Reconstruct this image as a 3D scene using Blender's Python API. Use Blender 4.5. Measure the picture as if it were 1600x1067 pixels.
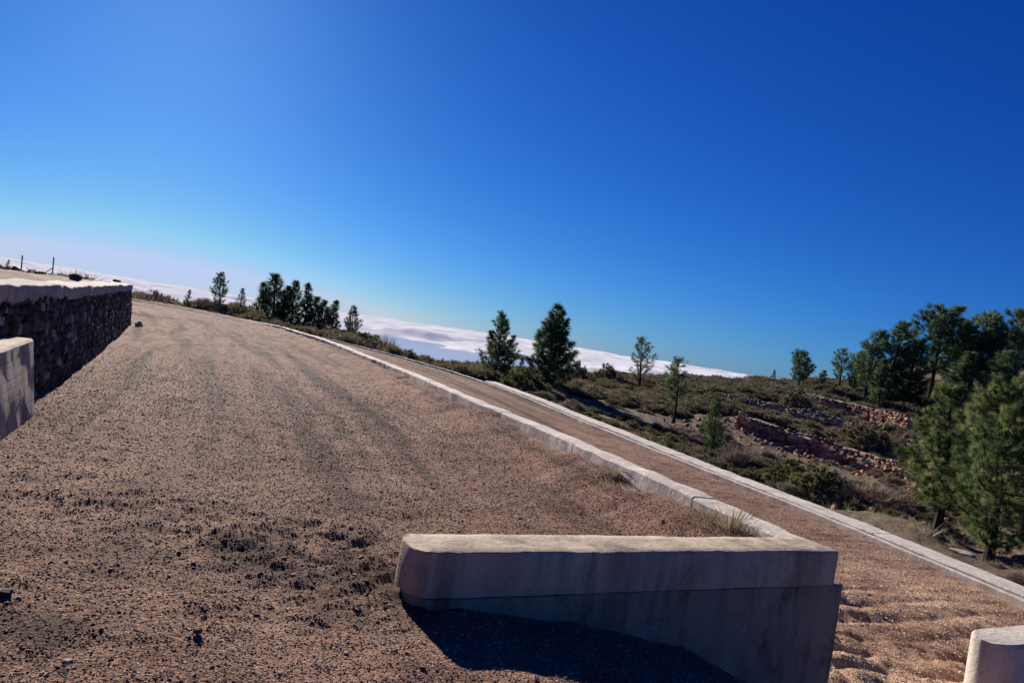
import bpy, bmesh, math
import numpy as np

# ---------------------------------------------------------------- camera, sky, sun
for o in list(bpy.data.objects):
    bpy.data.objects.remove(o)
scn = bpy.context.scene
COL = scn.collection
FPX, ROLL, PITCH, CAMZ = 1164.0, math.radians(8.8), math.radians(-0.35), 1.6
Fw = np.array([0, math.cos(PITCH), math.sin(PITCH)])
Rt = np.array([math.cos(ROLL), 0, math.sin(ROLL)]); Rt = Rt - Fw * Rt.dot(Fw); Rt /= np.linalg.norm(Rt)
Up = np.cross(Rt, Fw)
import mathutils
cd = bpy.data.cameras.new('camera'); cam = bpy.data.objects.new('camera', cd); COL.objects.link(cam)
cd.sensor_width = 36; cd.lens = FPX / 1600 * 36; cd.clip_start = 0.1; cd.clip_end = 300000
M = mathutils.Matrix(((Rt[0], Up[0], -Fw[0], 0), (Rt[1], Up[1], -Fw[1], 0), (Rt[2], Up[2], -Fw[2], CAMZ), (0, 0, 0, 1)))
cam.matrix_world = M
scn.camera = cam
SUN_AZ, SUN_EL = math.radians(-26.5), math.radians(22)     # azimuth from +Y towards +X
wd = bpy.data.worlds.new('World'); scn.world = wd; wd.use_nodes = True
wn = wd.node_tree.nodes; wl = wd.node_tree.links
bg = wn['Background']
sky = wn.new('ShaderNodeTexSky'); sky.sky_type = 'NISHITA'; sky.sun_disc = False
sky.sun_elevation = SUN_EL; sky.sun_rotation = SUN_AZ
sky.altitude = 1400; sky.air_density = 1.0; sky.dust_density = 0.6; sky.ozone_density = 3.0
EXPO = 1.0
sp_ = wn.new('ShaderNodeSeparateColor'); cb_ = wn.new('ShaderNodeCombineColor'); wl.new(sky.outputs[0], sp_.inputs[0])
for ch, (g_, k_) in enumerate(((1.75, .25), (1.3, .485), (.9, .88))):       # deep mountain-air blue: response of each channel of the sky
    m1 = wn.new('ShaderNodeMath'); m1.operation = 'MULTIPLY'; m1.inputs[1].default_value = .0888; wl.new(sp_.outputs[ch], m1.inputs[0])
    m2 = wn.new('ShaderNodeMath'); m2.operation = 'POWER'; m2.inputs[1].default_value = g_; wl.new(m1.outputs[0], m2.inputs[0])
    m3 = wn.new('ShaderNodeMath'); m3.operation = 'MULTIPLY'; m3.inputs[1].default_value = k_ / (.06 * 2 ** EXPO); wl.new(m2.outputs[0], m3.inputs[0])
    m4 = wn.new('ShaderNodeMath'); m4.operation = 'MINIMUM'; m4.inputs[1].default_value = (.5, .62, .90)[ch] / (.06 * 2 ** EXPO); wl.new(m3.outputs[0], m4.inputs[0])
    wl.new(m4.outputs[0], cb_.inputs[ch])
wl.new(cb_.outputs[0], bg.inputs['Color'])
bg.inputs['Strength'].default_value = 0.06
sd = bpy.data.lights.new('sun', 'SUN'); sd.energy = 5.0; sd.angle = math.radians(0.55); sd.color = (1.0, 0.93, 0.84)
sun = bpy.data.objects.new('sun', sd); COL.objects.link(sun)
sdir = mathutils.Vector((math.sin(SUN_AZ) * math.cos(SUN_EL), math.cos(SUN_AZ) * math.cos(SUN_EL), math.sin(SUN_EL)))
sun.rotation_euler = sdir.to_track_quat('Z', 'Y').to_euler(); sun.location = (0, 0, 60)
scn.view_settings.view_transform = 'Standard'; scn.view_settings.look = 'None'
scn.view_settings.exposure = EXPO; scn.view_settings.gamma = 1
scn.cycles.max_bounces = 6; scn.cycles.diffuse_bounces = 3; scn.cycles.transparent_max_bounces = 8

rng = np.random.default_rng(7)

# ---------------------------------------------------------------- helpers
def pix(x, y): return Fw * FPX + Rt * (x - 800) + Up * (533.5 - y)
def at_z(x, y, z):
    v = pix(x, y); return v * ((z - CAMZ) / v[2]) + np.array([0, 0, CAMZ])
def at_y(x, y, Y):
    v = pix(x, y); return v * (Y / v[1]) + np.array([0, 0, CAMZ])

def hsh(ix, iy, iz, s):
    h = (ix.astype(np.int64) * 374761393 + iy.astype(np.int64) * 668265263 + iz.astype(np.int64) * 2147483647 + s * 974634777) & 0xffffffff
    h = ((h ^ (h >> 13)) * 1274126177) & 0xffffffff
    h = h ^ (h >> 16)
    return (h & 0xffffff) / float(0xffffff) * 2 - 1
def noise3(P, s=0):
    i = np.floor(P).astype(np.int64); q = P - i; q = q * q * (3 - 2 * q); r = 0
    for a in (0, 1):
        for b in (0, 1):
            for c in (0, 1):
                w = (q[:, 0] if a else 1 - q[:, 0]) * (q[:, 1] if b else 1 - q[:, 1]) * (q[:, 2] if c else 1 - q[:, 2])
                r = r + w * hsh(i[:, 0] + a, i[:, 1] + b, i[:, 2] + c, s)
    return r
def noise2(x, y, k, s=0):
    i = np.floor(x * k).astype(np.int64); j = np.floor(y * k).astype(np.int64)
    u = x * k - i; v = y * k - j; u = u * u * (3 - 2 * u); v = v * v * (3 - 2 * v); z = np.zeros_like(i)
    return ((hsh(i, j, z, s) * (1 - u) + hsh(i + 1, j, z, s) * u) * (1 - v) + (hsh(i, j + 1, z, s) * (1 - u) + hsh(i + 1, j + 1, z, s) * u) * v)
def fbm2(x, y, k, n=4, s=0):
    r = 0; a = 1.0
    for q in range(n): r = r + a * noise2(x, y, k * 2 ** q, s + q * 17); a *= .5
    return r
def sstep(a, b, x):
    t = np.clip((x - a) / (b - a), 0, 1); return t * t * (3 - 2 * t)

def link(name, me, mat=None, parent=None):
    o = bpy.data.objects.new(name, me); COL.objects.link(o)
    if mat: me.materials.append(mat)
    if parent: o.parent = parent
    return o
def mesh_np(name, V, Fc, smooth=False, col=None, fix=None):
    """V (n,3); Fc (m,3) or (m,4) int array, or list of several such arrays"""
    Fs = Fc if isinstance(Fc, list) else [Fc]
    if fix is None: fix = isinstance(Fc, list)
    me = bpy.data.meshes.new(name)
    nl = sum(f.size for f in Fs); nf = sum(len(f) for f in Fs)
    me.vertices.add(len(V)); me.vertices.foreach_set('co', np.asarray(V, np.float32).ravel())
    me.loops.add(nl); me.loops.foreach_set('vertex_index', np.concatenate([f.ravel() for f in Fs]).astype(np.int32))
    me.polygons.add(nf)
    sz = np.concatenate([np.full(len(f), f.shape[1]) for f in Fs]); st = np.concatenate([[0], np.cumsum(sz)[:-1]])
    me.polygons.foreach_set('loop_start', st.astype(np.int32))
    me.polygons.foreach_set('use_smooth', np.full(nf, smooth))
    if col is not None:
        at = me.attributes.new('tone', 'FLOAT', 'POINT'); at.data.foreach_set('value', np.asarray(col, np.float32))
    me.update(calc_edges=True)
    if fix:
        bm = bmesh.new(); bm.from_mesh(me); bmesh.ops.recalc_face_normals(bm, faces=bm.faces); bm.to_mesh(me); bm.free()
        me.set_sharp_from_angle(angle=math.radians(38))
    return me
def grid_faces(n, m):
    i = np.arange(n - 1)[:, None] * m + np.arange(m - 1)[None, :]; i = i.ravel()
    return np.stack([i, i + m, i + m + 1, i + 1], 1)
def tag(o, label=None, cat=None, group=None, kind=None):
    if label: o['label'] = label
    if cat: o['category'] = cat
    if group: o['group'] = group
    if kind: o['kind'] = kind
    return o
def empty(name, loc, label, cat, group=None):
    o = bpy.data.objects.new(name, None); COL.objects.link(o); o.location = [float(v) for v in loc]
    return tag(o, label, cat, group)
def child(name, me, mat, parent):
    """mesh given in world coordinates hung below a thing that sits at parent.location"""
    co = np.empty(len(me.vertices) * 3, np.float32); me.vertices.foreach_get('co', co)
    co = co.reshape(-1, 3) - np.array(parent.location, np.float32); me.vertices.foreach_set('co', co.ravel()); me.update()
    return link(name, me, mat, parent)

# ---------------------------------------------------------------- materials
class Mat:
    def __init__(s, name, rough=0.9, spec=0.2):
        s.m = bpy.data.materials.new(name); s.m.use_nodes = True; s.n = s.m.node_tree.nodes; s.l = s.m.node_tree.links
        s.b = s.n['Principled BSDF']; s.b.inputs['Roughness'].default_value = rough
        s.b.inputs['Specular IOR Level'].default_value = spec
        s.geo = s.n.new('ShaderNodeNewGeometry')
    def noise(s, scale, detail=4, rough=.6, dist=0, vec=None):
        n = s.n.new('ShaderNodeTexNoise'); n.inputs['Scale'].default_value = scale; n.inputs['Detail'].default_value = detail
        n.inputs['Roughness'].default_value = rough; n.inputs['Distortion'].default_value = dist
        s.l.new(vec or s.geo.outputs['Position'], n.inputs['Vector']); return n.outputs['Fac']
    def voro(s, scale, out='Color', vec=None, feat='F1'):
        n = s.n.new('ShaderNodeTexVoronoi'); n.inputs['Scale'].default_value = scale; n.feature = feat
        s.l.new(vec or s.geo.outputs['Position'], n.inputs['Vector']); return n.outputs[out]
    def mapv(s, scale, loc=(0, 0, 0), rot=(0, 0, 0)):
        n = s.n.new('ShaderNodeMapping'); n.inputs['Scale'].default_value = scale; n.inputs['Rotation'].default_value = rot
        s.l.new(s.geo.outputs['Position'], n.inputs['Vector']); return n.outputs[0]
    def ramp(s, fac, stops):
        n = s.n.new('ShaderNodeValToRGB'); e = n.color_ramp.elements
        while len(e) < len(stops): e.new(.5)
        for k, (p, c) in zip(e, stops): k.position = p; k.color = (c[0], c[1], c[2], 1)
        s.l.new(fac, n.inputs['Fac']); return n.outputs['Color']
    def mix(s, fac, a, b, mode='MIX'):
        n = s.n.new('ShaderNodeMix'); n.data_type = 'RGBA'; n.blend_type = mode
        for k, v in (('Factor', fac),):
            if isinstance(v, (int, float)): n.inputs[0].default_value = v
            else: s.l.new(v, n.inputs[0])
        for idx, v in ((6, a), (7, b)):
            if isinstance(v, tuple): n.inputs[idx].default_value = (*v, 1)
            else: s.l.new(v, n.inputs[idx])
        return n.outputs[2]
    def math(s, op, a, b=None):
        n = s.n.new('ShaderNodeMath'); n.operation = op
        for i, v in enumerate((a, b)):
            if v is None: continue
            if isinstance(v, (int, float)): n.inputs[i].default_value = v
            else: s.l.new(v, n.inputs[i])
        return n.outputs[0]
    def attr(s, name='tone'):
        n = s.n.new('ShaderNodeAttribute'); n.attribute_name = name; return n.outputs['Fac']
    def objrand(s):
        return s.n.new('ShaderNodeObjectInfo').outputs['Random']
    def color(s, c):
        if isinstance(c, tuple): s.b.inputs['Base Color'].default_value = (*c, 1)
        else: s.l.new(c, s.b.inputs['Base Color'])
        return s
    def bump(s, h, strength=.5, dist=.01, prev=None):
        n = s.n.new('ShaderNodeBump'); n.inputs['Strength'].default_value = strength; n.inputs['Distance'].default_value = dist
        s.l.new(h, n.inputs['Height'])
        if prev is not None: s.l.new(prev, n.inputs['Normal'])
        s.l.new(n.outputs[0], s.b.inputs['Normal']); return n.outputs[0]

def gravel_mat(name, tint=(1, 1, 1), dusty=.5):
    m = Mat(name, .95, .1)
    grain = m.voro(75, 'Color'); sep = m.n.new('ShaderNodeSeparateColor'); m.l.new(grain, sep.inputs[0])
    g1 = m.ramp(sep.outputs[0], [(0, (.052, .028, .02)), (.3, (.135, .078, .055)), (.62, (.23, .135, .095)), (.88, (.31, .2, .145)), (1, (.48, .36, .28))])
    grain2 = m.voro(28, 'Color'); sep2 = m.n.new('ShaderNodeSeparateColor'); m.l.new(grain2, sep2.inputs[0])
    g2 = m.ramp(sep2.outputs[1], [(0, (.11, .062, .045)), (.5, (.21, .125, .09)), (1, (.3, .2, .15))])
    c = m.mix(.35, g1, g2)
    pat = m.noise(.55, 6, .62, .4)
    c = m.mix(m.ramp(pat, [(.4, (0, 0, 0)), (.68, (1, 1, 1))]), c, m.mix(.6, c, (.30, .215, .16)))
    pat2 = m.noise(1.7, 5, .6, .2)
    c = m.mix(m.ramp(pat2, [(.36, (.65, .65, .65)), (.5, (0, 0, 0))]), c, m.mix(1, c, (.5, .42, .42), 'MULTIPLY'))
    c = m.mix(1, c, tint, 'MULTIPLY')
    c = m.mix(m.attr('pale'), c, m.mix(1, c, (2.1, 2.4, 2.15), 'MULTIPLY'))
    c = m.mix(m.attr('tone'), c, m.mix(1, c, (.3, .27, .28), 'MULTIPLY'))
    m.color(c)
    p = m.bump(m.voro(75, 'Distance'), .9, .012)
    p = m.bump(m.noise(22, 6, .7), .8, .03, p)
    return m.m
MAT = {}
MAT['gravel'] = gravel_mat('volcanic_gravel', (1.08, .92, .85))
MAT['gravel_pale'] = gravel_mat('pale_volcanic_gravel', (1.2, 1.18, 1.12))

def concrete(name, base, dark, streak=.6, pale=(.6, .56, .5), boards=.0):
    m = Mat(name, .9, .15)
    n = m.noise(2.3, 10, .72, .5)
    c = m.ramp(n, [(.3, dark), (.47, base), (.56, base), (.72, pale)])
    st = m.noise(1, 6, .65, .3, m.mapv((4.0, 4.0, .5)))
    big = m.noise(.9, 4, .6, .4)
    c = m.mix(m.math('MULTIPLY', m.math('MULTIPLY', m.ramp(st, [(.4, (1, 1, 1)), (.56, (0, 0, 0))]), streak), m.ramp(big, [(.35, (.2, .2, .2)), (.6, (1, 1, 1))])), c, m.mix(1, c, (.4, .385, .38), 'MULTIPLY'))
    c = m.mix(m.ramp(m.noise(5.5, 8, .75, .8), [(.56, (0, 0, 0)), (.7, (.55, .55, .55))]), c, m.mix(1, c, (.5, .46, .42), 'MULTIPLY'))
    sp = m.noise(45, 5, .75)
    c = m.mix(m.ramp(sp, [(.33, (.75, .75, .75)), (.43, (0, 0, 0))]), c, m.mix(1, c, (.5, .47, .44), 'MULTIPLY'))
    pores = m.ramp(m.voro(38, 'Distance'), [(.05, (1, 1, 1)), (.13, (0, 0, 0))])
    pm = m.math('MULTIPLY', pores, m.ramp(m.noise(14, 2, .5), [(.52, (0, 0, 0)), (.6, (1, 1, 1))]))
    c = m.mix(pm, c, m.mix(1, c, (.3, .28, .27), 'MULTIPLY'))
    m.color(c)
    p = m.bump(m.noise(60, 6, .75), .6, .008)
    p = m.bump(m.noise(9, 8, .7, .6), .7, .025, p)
    if boards:
        w = m.n.new('ShaderNodeTexWave'); w.wave_type = 'BANDS'; w.bands_direction = 'Z'; w.inputs['Scale'].default_value = 1.9; w.inputs['Distortion'].default_value = .35; w.inputs['Detail Scale'].default_value = .6
        m.l.new(m.geo.outputs['Position'], w.inputs['Vector'])
        p = m.bump(m.ramp(w.outputs['Fac'], [(.0, (0, 0, 0)), (.05, (1, 1, 1)), (.95, (1, 1, 1)), (1, (.6, .6, .6))]), boards, .008, p)
    return m.m
MAT['concrete'] = concrete('cast_concrete', (.47, .375, .275), (.29, .225, .165), .85, (.6, .49, .37), .35)
MAT['stain_and_shade'] = concrete('stained_shade_concrete', (.3, .24, .18), (.12, .095, .072), .9, (.45, .37, .285), .35)  # stains, plus a darker base that paints in the shade
MAT['kerb'] = concrete('worn_white_concrete', (.56, .49, .42), (.33, .28, .235), .35, (.74, .68, .6))
MAT['cap'] = concrete('limed_concrete', (.42, .37, .31), (.22, .19, .16), .5, (.66, .6, .52))

def stone(name, stops, bumpd=.03):
    m = Mat(name, .9, .2)
    t = m.attr('tone'); c = m.ramp(t, stops)
    c = m.mix(m.ramp(m.noise(9, 6, .7), [(.35, (.7, .7, .7)), (.6, (0, 0, 0))]), c, m.mix(1, c, (.5, .5, .52), 'MULTIPLY'))
    m.color(c); m.bump(m.noise(25, 6, .7), .8, bumpd); return m.m
MAT['lava'] = stone('dark_lava_stone', [(0, (.03, .024, .02)), (.5, (.075, .06, .048)), (.85, (.14, .11, .085)), (1, (.42, .36, .29))])
MAT['redstone'] = stone('red_brown_field_stone', [(0, (.16, .07, .04)), (.4, (.38, .18, .11)), (.75, (.55, .31, .2)), (1, (.7, .55, .42))], .05)
MAT['greystone'] = stone('grey_field_stone', [(0, (.12, .09, .07)), (.5, (.3, .235, .18)), (1, (.55, .46, .37))], .05)
m = Mat('dark_mortar', .95, .1); m.color(m.ramp(m.noise(6, 6, .7), [(.3, (.018, .016, .016)), (.7, (.05, .045, .042))])); m.bump(m.noise(18, 6, .7), 1, .05); MAT['mortar'] = m.m
m = Mat('red_earth_core', .95, .1); m.color(m.ramp(m.noise(3, 6, .7), [(.3, (.05, .032, .024)), (.7, (.13, .08, .055))])); MAT['core'] = m.m

m = Mat('hillside_earth', .95, .1)
c = m.ramp(m.noise(.35, 8, .68, .5), [(.28, (.08, .075, .045)), (.42, (.15, .115, .08)), (.52, (.25, .175, .12)), (.62, (.17, .155, .09)), (.75, (.32, .235, .165))])
c = m.mix(m.ramp(m.noise(4, 6, .7), [(.38, (.8, .8, .8)), (.55, (0, 0, 0))]), c, m.mix(1, c, (.42, .4, .38), 'MULTIPLY'))
m.color(c); m.bump(m.noise(5, 8, .75), 1, .25); MAT['hill'] = m.m
m = Mat('dry_terrace_soil', .95, .1)
c = m.ramp(m.noise(.9, 8, .7, .5), [(.3, (.17, .14, .085)), (.5, (.32, .25, .175)), (.7, (.44, .34, .24))])
m.color(c); m.bump(m.noise(8, 8, .75), 1, .08); MAT['soil'] = m.m

def leaf_mat(name, stops, trans=.3, per_obj=.25):
    m = Mat(name, .75, .25)
    c = m.ramp(m.attr('tone'), stops)
    h = m.n.new('ShaderNodeHueSaturation'); m.l.new(c, h.inputs['Color'])
    m.l.new(m.math('ADD', m.math('MULTIPLY', m.objrand(), per_obj), 1 - per_obj / 2), h.inputs['Value'])
    m.color(h.outputs[0])
    tr = m.n.new('ShaderNodeBsdfTranslucent'); m.l.new(h.outputs[0], tr.inputs['Color'])
    mx = m.n.new('ShaderNodeMixShader'); mx.inputs[0].default_value = trans
    m.l.new(m.b.outputs[0], mx.inputs[1]); m.l.new(tr.outputs[0], mx.inputs[2])
    m.l.new(mx.outputs[0], m.n['Material Output'].inputs['Surface']); return m.m
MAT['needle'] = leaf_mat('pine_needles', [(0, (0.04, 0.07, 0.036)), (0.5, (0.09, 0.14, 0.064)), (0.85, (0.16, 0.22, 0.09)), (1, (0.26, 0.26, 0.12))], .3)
MAT['needle_warm'] = leaf_mat('yellow_green_pine_needles', [(0, (0.053, 0.079, 0.031)), (0.5, (0.124, 0.166, 0.061)), (0.85, (0.211, 0.255, 0.096)), (1, (0.299, 0.264, 0.124))], .4)  # warmer, lighter green used for the near pines
MAT['scrub'] = leaf_mat('scrub_leaves', [(0, (0.078, 0.069, 0.041)), (0.4, (0.155, 0.133, 0.075)), (0.75, (0.243, 0.196, 0.122)), (1, (0.376, 0.265, 0.187))], .25, .6)
MAT['scrub_grey'] = leaf_mat('grey_scrub_twigs', [(0, (0.111, 0.082, 0.069)), (0.5, (0.221, 0.163, 0.128)), (1, (0.442, 0.326, 0.254))], .2, .5)
MAT['scrub_green'] = leaf_mat('green_scrub_leaves', [(0, (0.062, 0.07, 0.029)), (0.5, (0.135, 0.138, 0.054)), (1, (0.27, 0.238, 0.096))], .3, .5)
MAT['drygrass'] = leaf_mat('dry_stems', [(0, (.12, .09, .06)), (.6, (.24, .19, .125)), (1, (.4, .33, .23))], .35, .3)
m = Mat('pine_bark', .9, .1); m.color(m.ramp(m.noise(9, 6, .7), [(.3, (.02, .015, .012)), (.7, (.075, .052, .04))])); m.bump(m.noise(20, 5, .7), 1, .03); MAT['bark'] = m.m
m = Mat('weathered_post', .9, .1); m.color(m.ramp(m.noise(9, 6, .7), [(.3, (.1, .085, .07)), (.7, (.2, .17, .14))])); MAT['post'] = m.m
m = Mat('bleached_stick', .8, .2); m.color(m.ramp(m.noise(30, 4, .7), [(.3, (.35, .29, .22)), (.7, (.6, .54, .45))])); MAT['stick'] = m.m
m = Mat('rusty_wire', .6, .3); m.color((.1, .075, .06)); MAT['wire'] = m.m
m = Mat('loose_pebble', .85, .2); m.color(m.ramp(m.attr('tone'), [(0, (.045, .024, .018)), (.35, (.125, .07, .05)), (.65, (.28, .17, .12)), (.85, (.48, .335, .25)), (1, (.75, .62, .51))])); MAT['pebble'] = m.m
m = Mat('cloud_tops', 1, 0); m.color((.66, .66, .7)); m.b.inputs['Subsurface Weight'].default_value = 0; tr = m.n.new('ShaderNodeBsdfTransparent'); mx = m.n.new('ShaderNodeMixShader')
m.l.new(m.ramp(m.math('ADD', m.math('MULTIPLY', m.attr(), .9), m.noise(.0009, 7, .62, .8, m.mapv((1, .45, 1)))), [(.5, (0, 0, 0)), (.82, (1, 1, 1))]), mx.inputs[0])
m.l.new(tr.outputs[0], mx.inputs[1]); m.l.new(m.b.outputs[0], mx.inputs[2]); m.l.new(mx.outputs[0], m.n['Material Output'].inputs['Surface']); MAT['cloud'] = m.m
m = Mat('painted_air_haze', 1, 0); m.color((.3, .38, .52)); MAT['haze_colour'] = m.m  # blue-grey of hazy air painted on an opaque sheet
m = Mat('haze_tinted_ocean', .55, .3); m.color(m.ramp(m.noise(.0004, 5, .6), [(.3, (.1, .17, .32)), (.7, (.16, .24, .4))])); MAT['sea'] = m.m  # distance haze is put into the sea's blue

# ---------------------------------------------------------------- plan of the terraces (upper gravel level is z = 0)
ZK = .32
A_pix = [(1311, 861), (1150, 793), (1000, 729), (850, 664), (736, 619), (640, 578), (580, 556), (520, 533), (440, 509), (366, 491)]
A_w = [at_z(x, y, ZK)[:2] for x, y in A_pix]
def smooth_path(P, step, it=3):
    P = np.array(P, float)
    for _ in range(it):                       # Chaikin
        Q = [P[0]]
        for a, b in zip(P[:-1], P[1:]): Q += [a * .75 + b * .25, a * .25 + b * .75]
        Q.append(P[-1]); P = np.array(Q)
    d = np.r_[0, np.cumsum(np.linalg.norm(np.diff(P, axis=0), axis=1))]
    n = max(2, int(round(d[-1] / step)) + 1); s = np.linspace(0, d[-1], n)
    return np.stack([np.interp(s, d, P[:, k]) for k in range(P.shape[1])], 1)
def dirs(P):
    T = np.gradient(P[:, :2], axis=0); T /= np.linalg.norm(T, axis=1)[:, None]
    return T, np.stack([T[:, 1], -T[:, 0]], 1)      # tangent, right normal
A_far = [(-21.0, 50.6), (-25.5, 52.5), (-32, 54)]
A_dir0 = np.array(A_w[1]) - np.array(A_w[0]); A_dir0 /= np.linalg.norm(A_dir0)
A_full = smooth_path([A_w[0] - A_dir0 * 12] + A_w + A_far, .1)
# inner kerb line of the outer edge (x, y, z of its top)
B_pts = [(9.2, 5.2, -1.17), (8.45, 7.6, -1.03), (7.57, 10.33, -.92), (7.09, 11.55, -.88), (6.21, 13.98, -.81), (4.5, 18.06, -.74), (1.42, 25.5, -.54), (.35, 27.89, -.44), (-2.05, 33.31, -.37), (-4.63, 38.02, -.37), (-6.11, 40.75, -.37), (-11.33, 48.65, -.38), (-16, 54, -.4), (-24, 58, -.4)]
B_pts = [np.array(b) for b in B_pts]
# keep each kerb point on the same sight line while its height is smoothed
BP = smooth_path(B_pts, .1)
def near_on(P, x, y, chunk=200000):
    """signed right-hand offset, arc length and index of the nearest vertex of path P (cheap, vectorised)"""
    x = np.asarray(x, float).ravel(); y = np.asarray(y, float).ravel()
    P2 = P[::3, :2] if len(P) > 600 else P[:, :2]
    T, N = dirs(P2); L = np.r_[0, np.cumsum(np.linalg.norm(np.diff(P2, axis=0), axis=1))]
    u = np.empty(len(x)); s = np.empty(len(x)); ii = np.empty(len(x), int)
    for a in range(0, len(x), 20000):
        dx = x[a:a + 20000, None] - P2[None, :, 0]; dy = y[a:a + 20000, None] - P2[None, :, 1]
        k = np.argmin(dx * dx + dy * dy, 1); r = np.arange(len(k))
        u[a:a + 20000] = dx[r, k] * N[k, 0] + dy[r, k] * N[k, 1]
        s[a:a + 20000] = L[k] + dx[r, k] * T[k, 0] + dy[r, k] * T[k, 1]
        ii[a:a + 20000] = k
    return u, s, ii, (P[::3] if len(P) > 600 else P)
def z_T2(x, y):
    u, s, k, P = near_on(BP, x, y); return P[k, 2] - .09
PA = np.array([-.34, 4.18]); PB = A_w[0]          # front face of the parapet, left end to corner
pd = (PB - PA) / np.linalg.norm(PB - PA); pn = np.array([-pd[1], pd[0]])   # pn points away from the camera
PT = .37
def z_front(x, y):
    t = (x - PA[0]) * pd[0] + (y - PA[1]) * pd[1]
    return np.interp(t, [-.2, .3, 1.1, 2.1, 2.8, 3.6, 4.6, 12], [0, -.01, -.13, -.36, -.68, -1.0, -1.08, -1.35]) * 1.0
def ground_z(x, y):
    x = np.asarray(x, float).ravel(); y = np.asarray(y, float).ravel()
    w = (x - PA[0]) * pn[0] + (y - PA[1]) * pn[1]; t = (x - PA[0]) * pd[0] + (y - PA[1]) * pd[1]
    u, s, _, _ = near_on(A_full, x, y)
    zf = z_front(x, y)
    front = w < PT * .5
    right = (u > -.17) & ~front
    z = np.where(front, zf, 0.0)
    # lower level behind the parapet line: meets the ramp at the parapet's line
    z2 = z_T2(x, y); k = sstep(.2, 2.2, w)
    z = np.where(right, zf * (1 - k) + z2 * k, z)
    z = np.where((u < -.16) & ~front, (.185 + .045 * noise2(s, s * 0, .9, 66) + .03 * noise2(s, s * 0, 3.1, 67)) * sstep(-1.2, -.35, u), z)
    left = t < -.1
    z = np.where(left & (front | (u > -2)), np.where(front, zf, z), z)
    fr = front & (t > 4.0); 
    return z, u, s, w, t
def relief(x, y, u, s, w, t):
    """tyre ruts, rake lines, clods"""
    r = .016 * fbm2(x, y, .9, 3, 3) + .009 * fbm2(x, y, 4, 2, 5)
    rake = np.sin(u * 2 * np.pi / .42 + 1.6 * noise2(x, y, .5, 9)) * (.5 + .5 * noise2(x, y, .35, 11))
    up = (u < -.2) & (w > 0)
    r = r + np.where(up, .02 * rake * sstep(5.0, 8, y), 0)
    # churned patch between the camera and the parapet's left end
    churn = np.exp(-(((x + 1.2) / 1.15) ** 2 + ((y - 5.0) / .75) ** 2)) + .8 * np.exp(-(((x + .75) / .55) ** 2 + ((y - 4.3) / .55) ** 2)) + .6 * np.exp(-(((x + 2.9) / .9) ** 2 + ((y - 5.3) / .4) ** 2)) + .4 * np.exp(-(((x + 2.2) / .3) ** 2 + ((y - 3.35) / .22) ** 2))
    churn = churn * sstep(-.4, -.9, t - .9 + 0 * x) if False else churn * (t < .3)
    nz = fbm2(x, y, 1.8, 4, 21)
    r = r + churn * (.036 * np.abs(nz) * 2 - .036 + .016 * fbm2(x, y, 9, 3, 31))
    holes = np.clip(-fbm2(x, y, 1.5, 3, 41) - .45, 0, 1) * sstep(9.5, 6.5, y) * (u < -.3)
    r = r - .03 * holes
    # wheel tracks on the upper level: low ridges running away along the terrace
    for uu, am in ((-3.1, .05), (-4.55, .04), (-1.9, .035), (-3.45, .03), (-5.3, .03)):
        r = r + am * np.exp(-((u - uu + .22 * noise2(s, s * 0, .3, 5)) / .13) ** 2) * noise2(s, u * 0, 1.2, 7 + int(-uu * 3)) * up
    # curved furrows scraped across the lower level near the camera
    v = (y - 7.2) - .28 * (x - 3.0) + .22 * np.sin((x - 3) * 1.2)
    fur = np.abs(np.sin(v * np.pi / .46 + 1.3 * noise2(x, y, .7, 51)))
    mask = (u > .25) & (w > .05)
    r = r + np.where(mask, (.07 * (fur ** .6) - .035 + .02 * noise2(x, y, 9, 57)) * sstep(3.0, 3.9, x + .1 * noise2(x, y, 2, 4)) * sstep(10.6, 9.0, y) * np.clip(.65 + .6 * noise2(x, y, 1.1, 55), .1, 1.2), 0)
    r = r + np.where((x > 2.4) & (y < 8.2) & ((w > 0) | (t > 3.6)), .04 * fbm2(x, y, 3.5, 4, 61), 0)
    fine = sstep(26, 5, np.hypot(x, y))
    r = r + fine * (.003 * noise2(x, y, 24, 71) + .005 * noise2(x, y, 12, 75))
    return r

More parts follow.
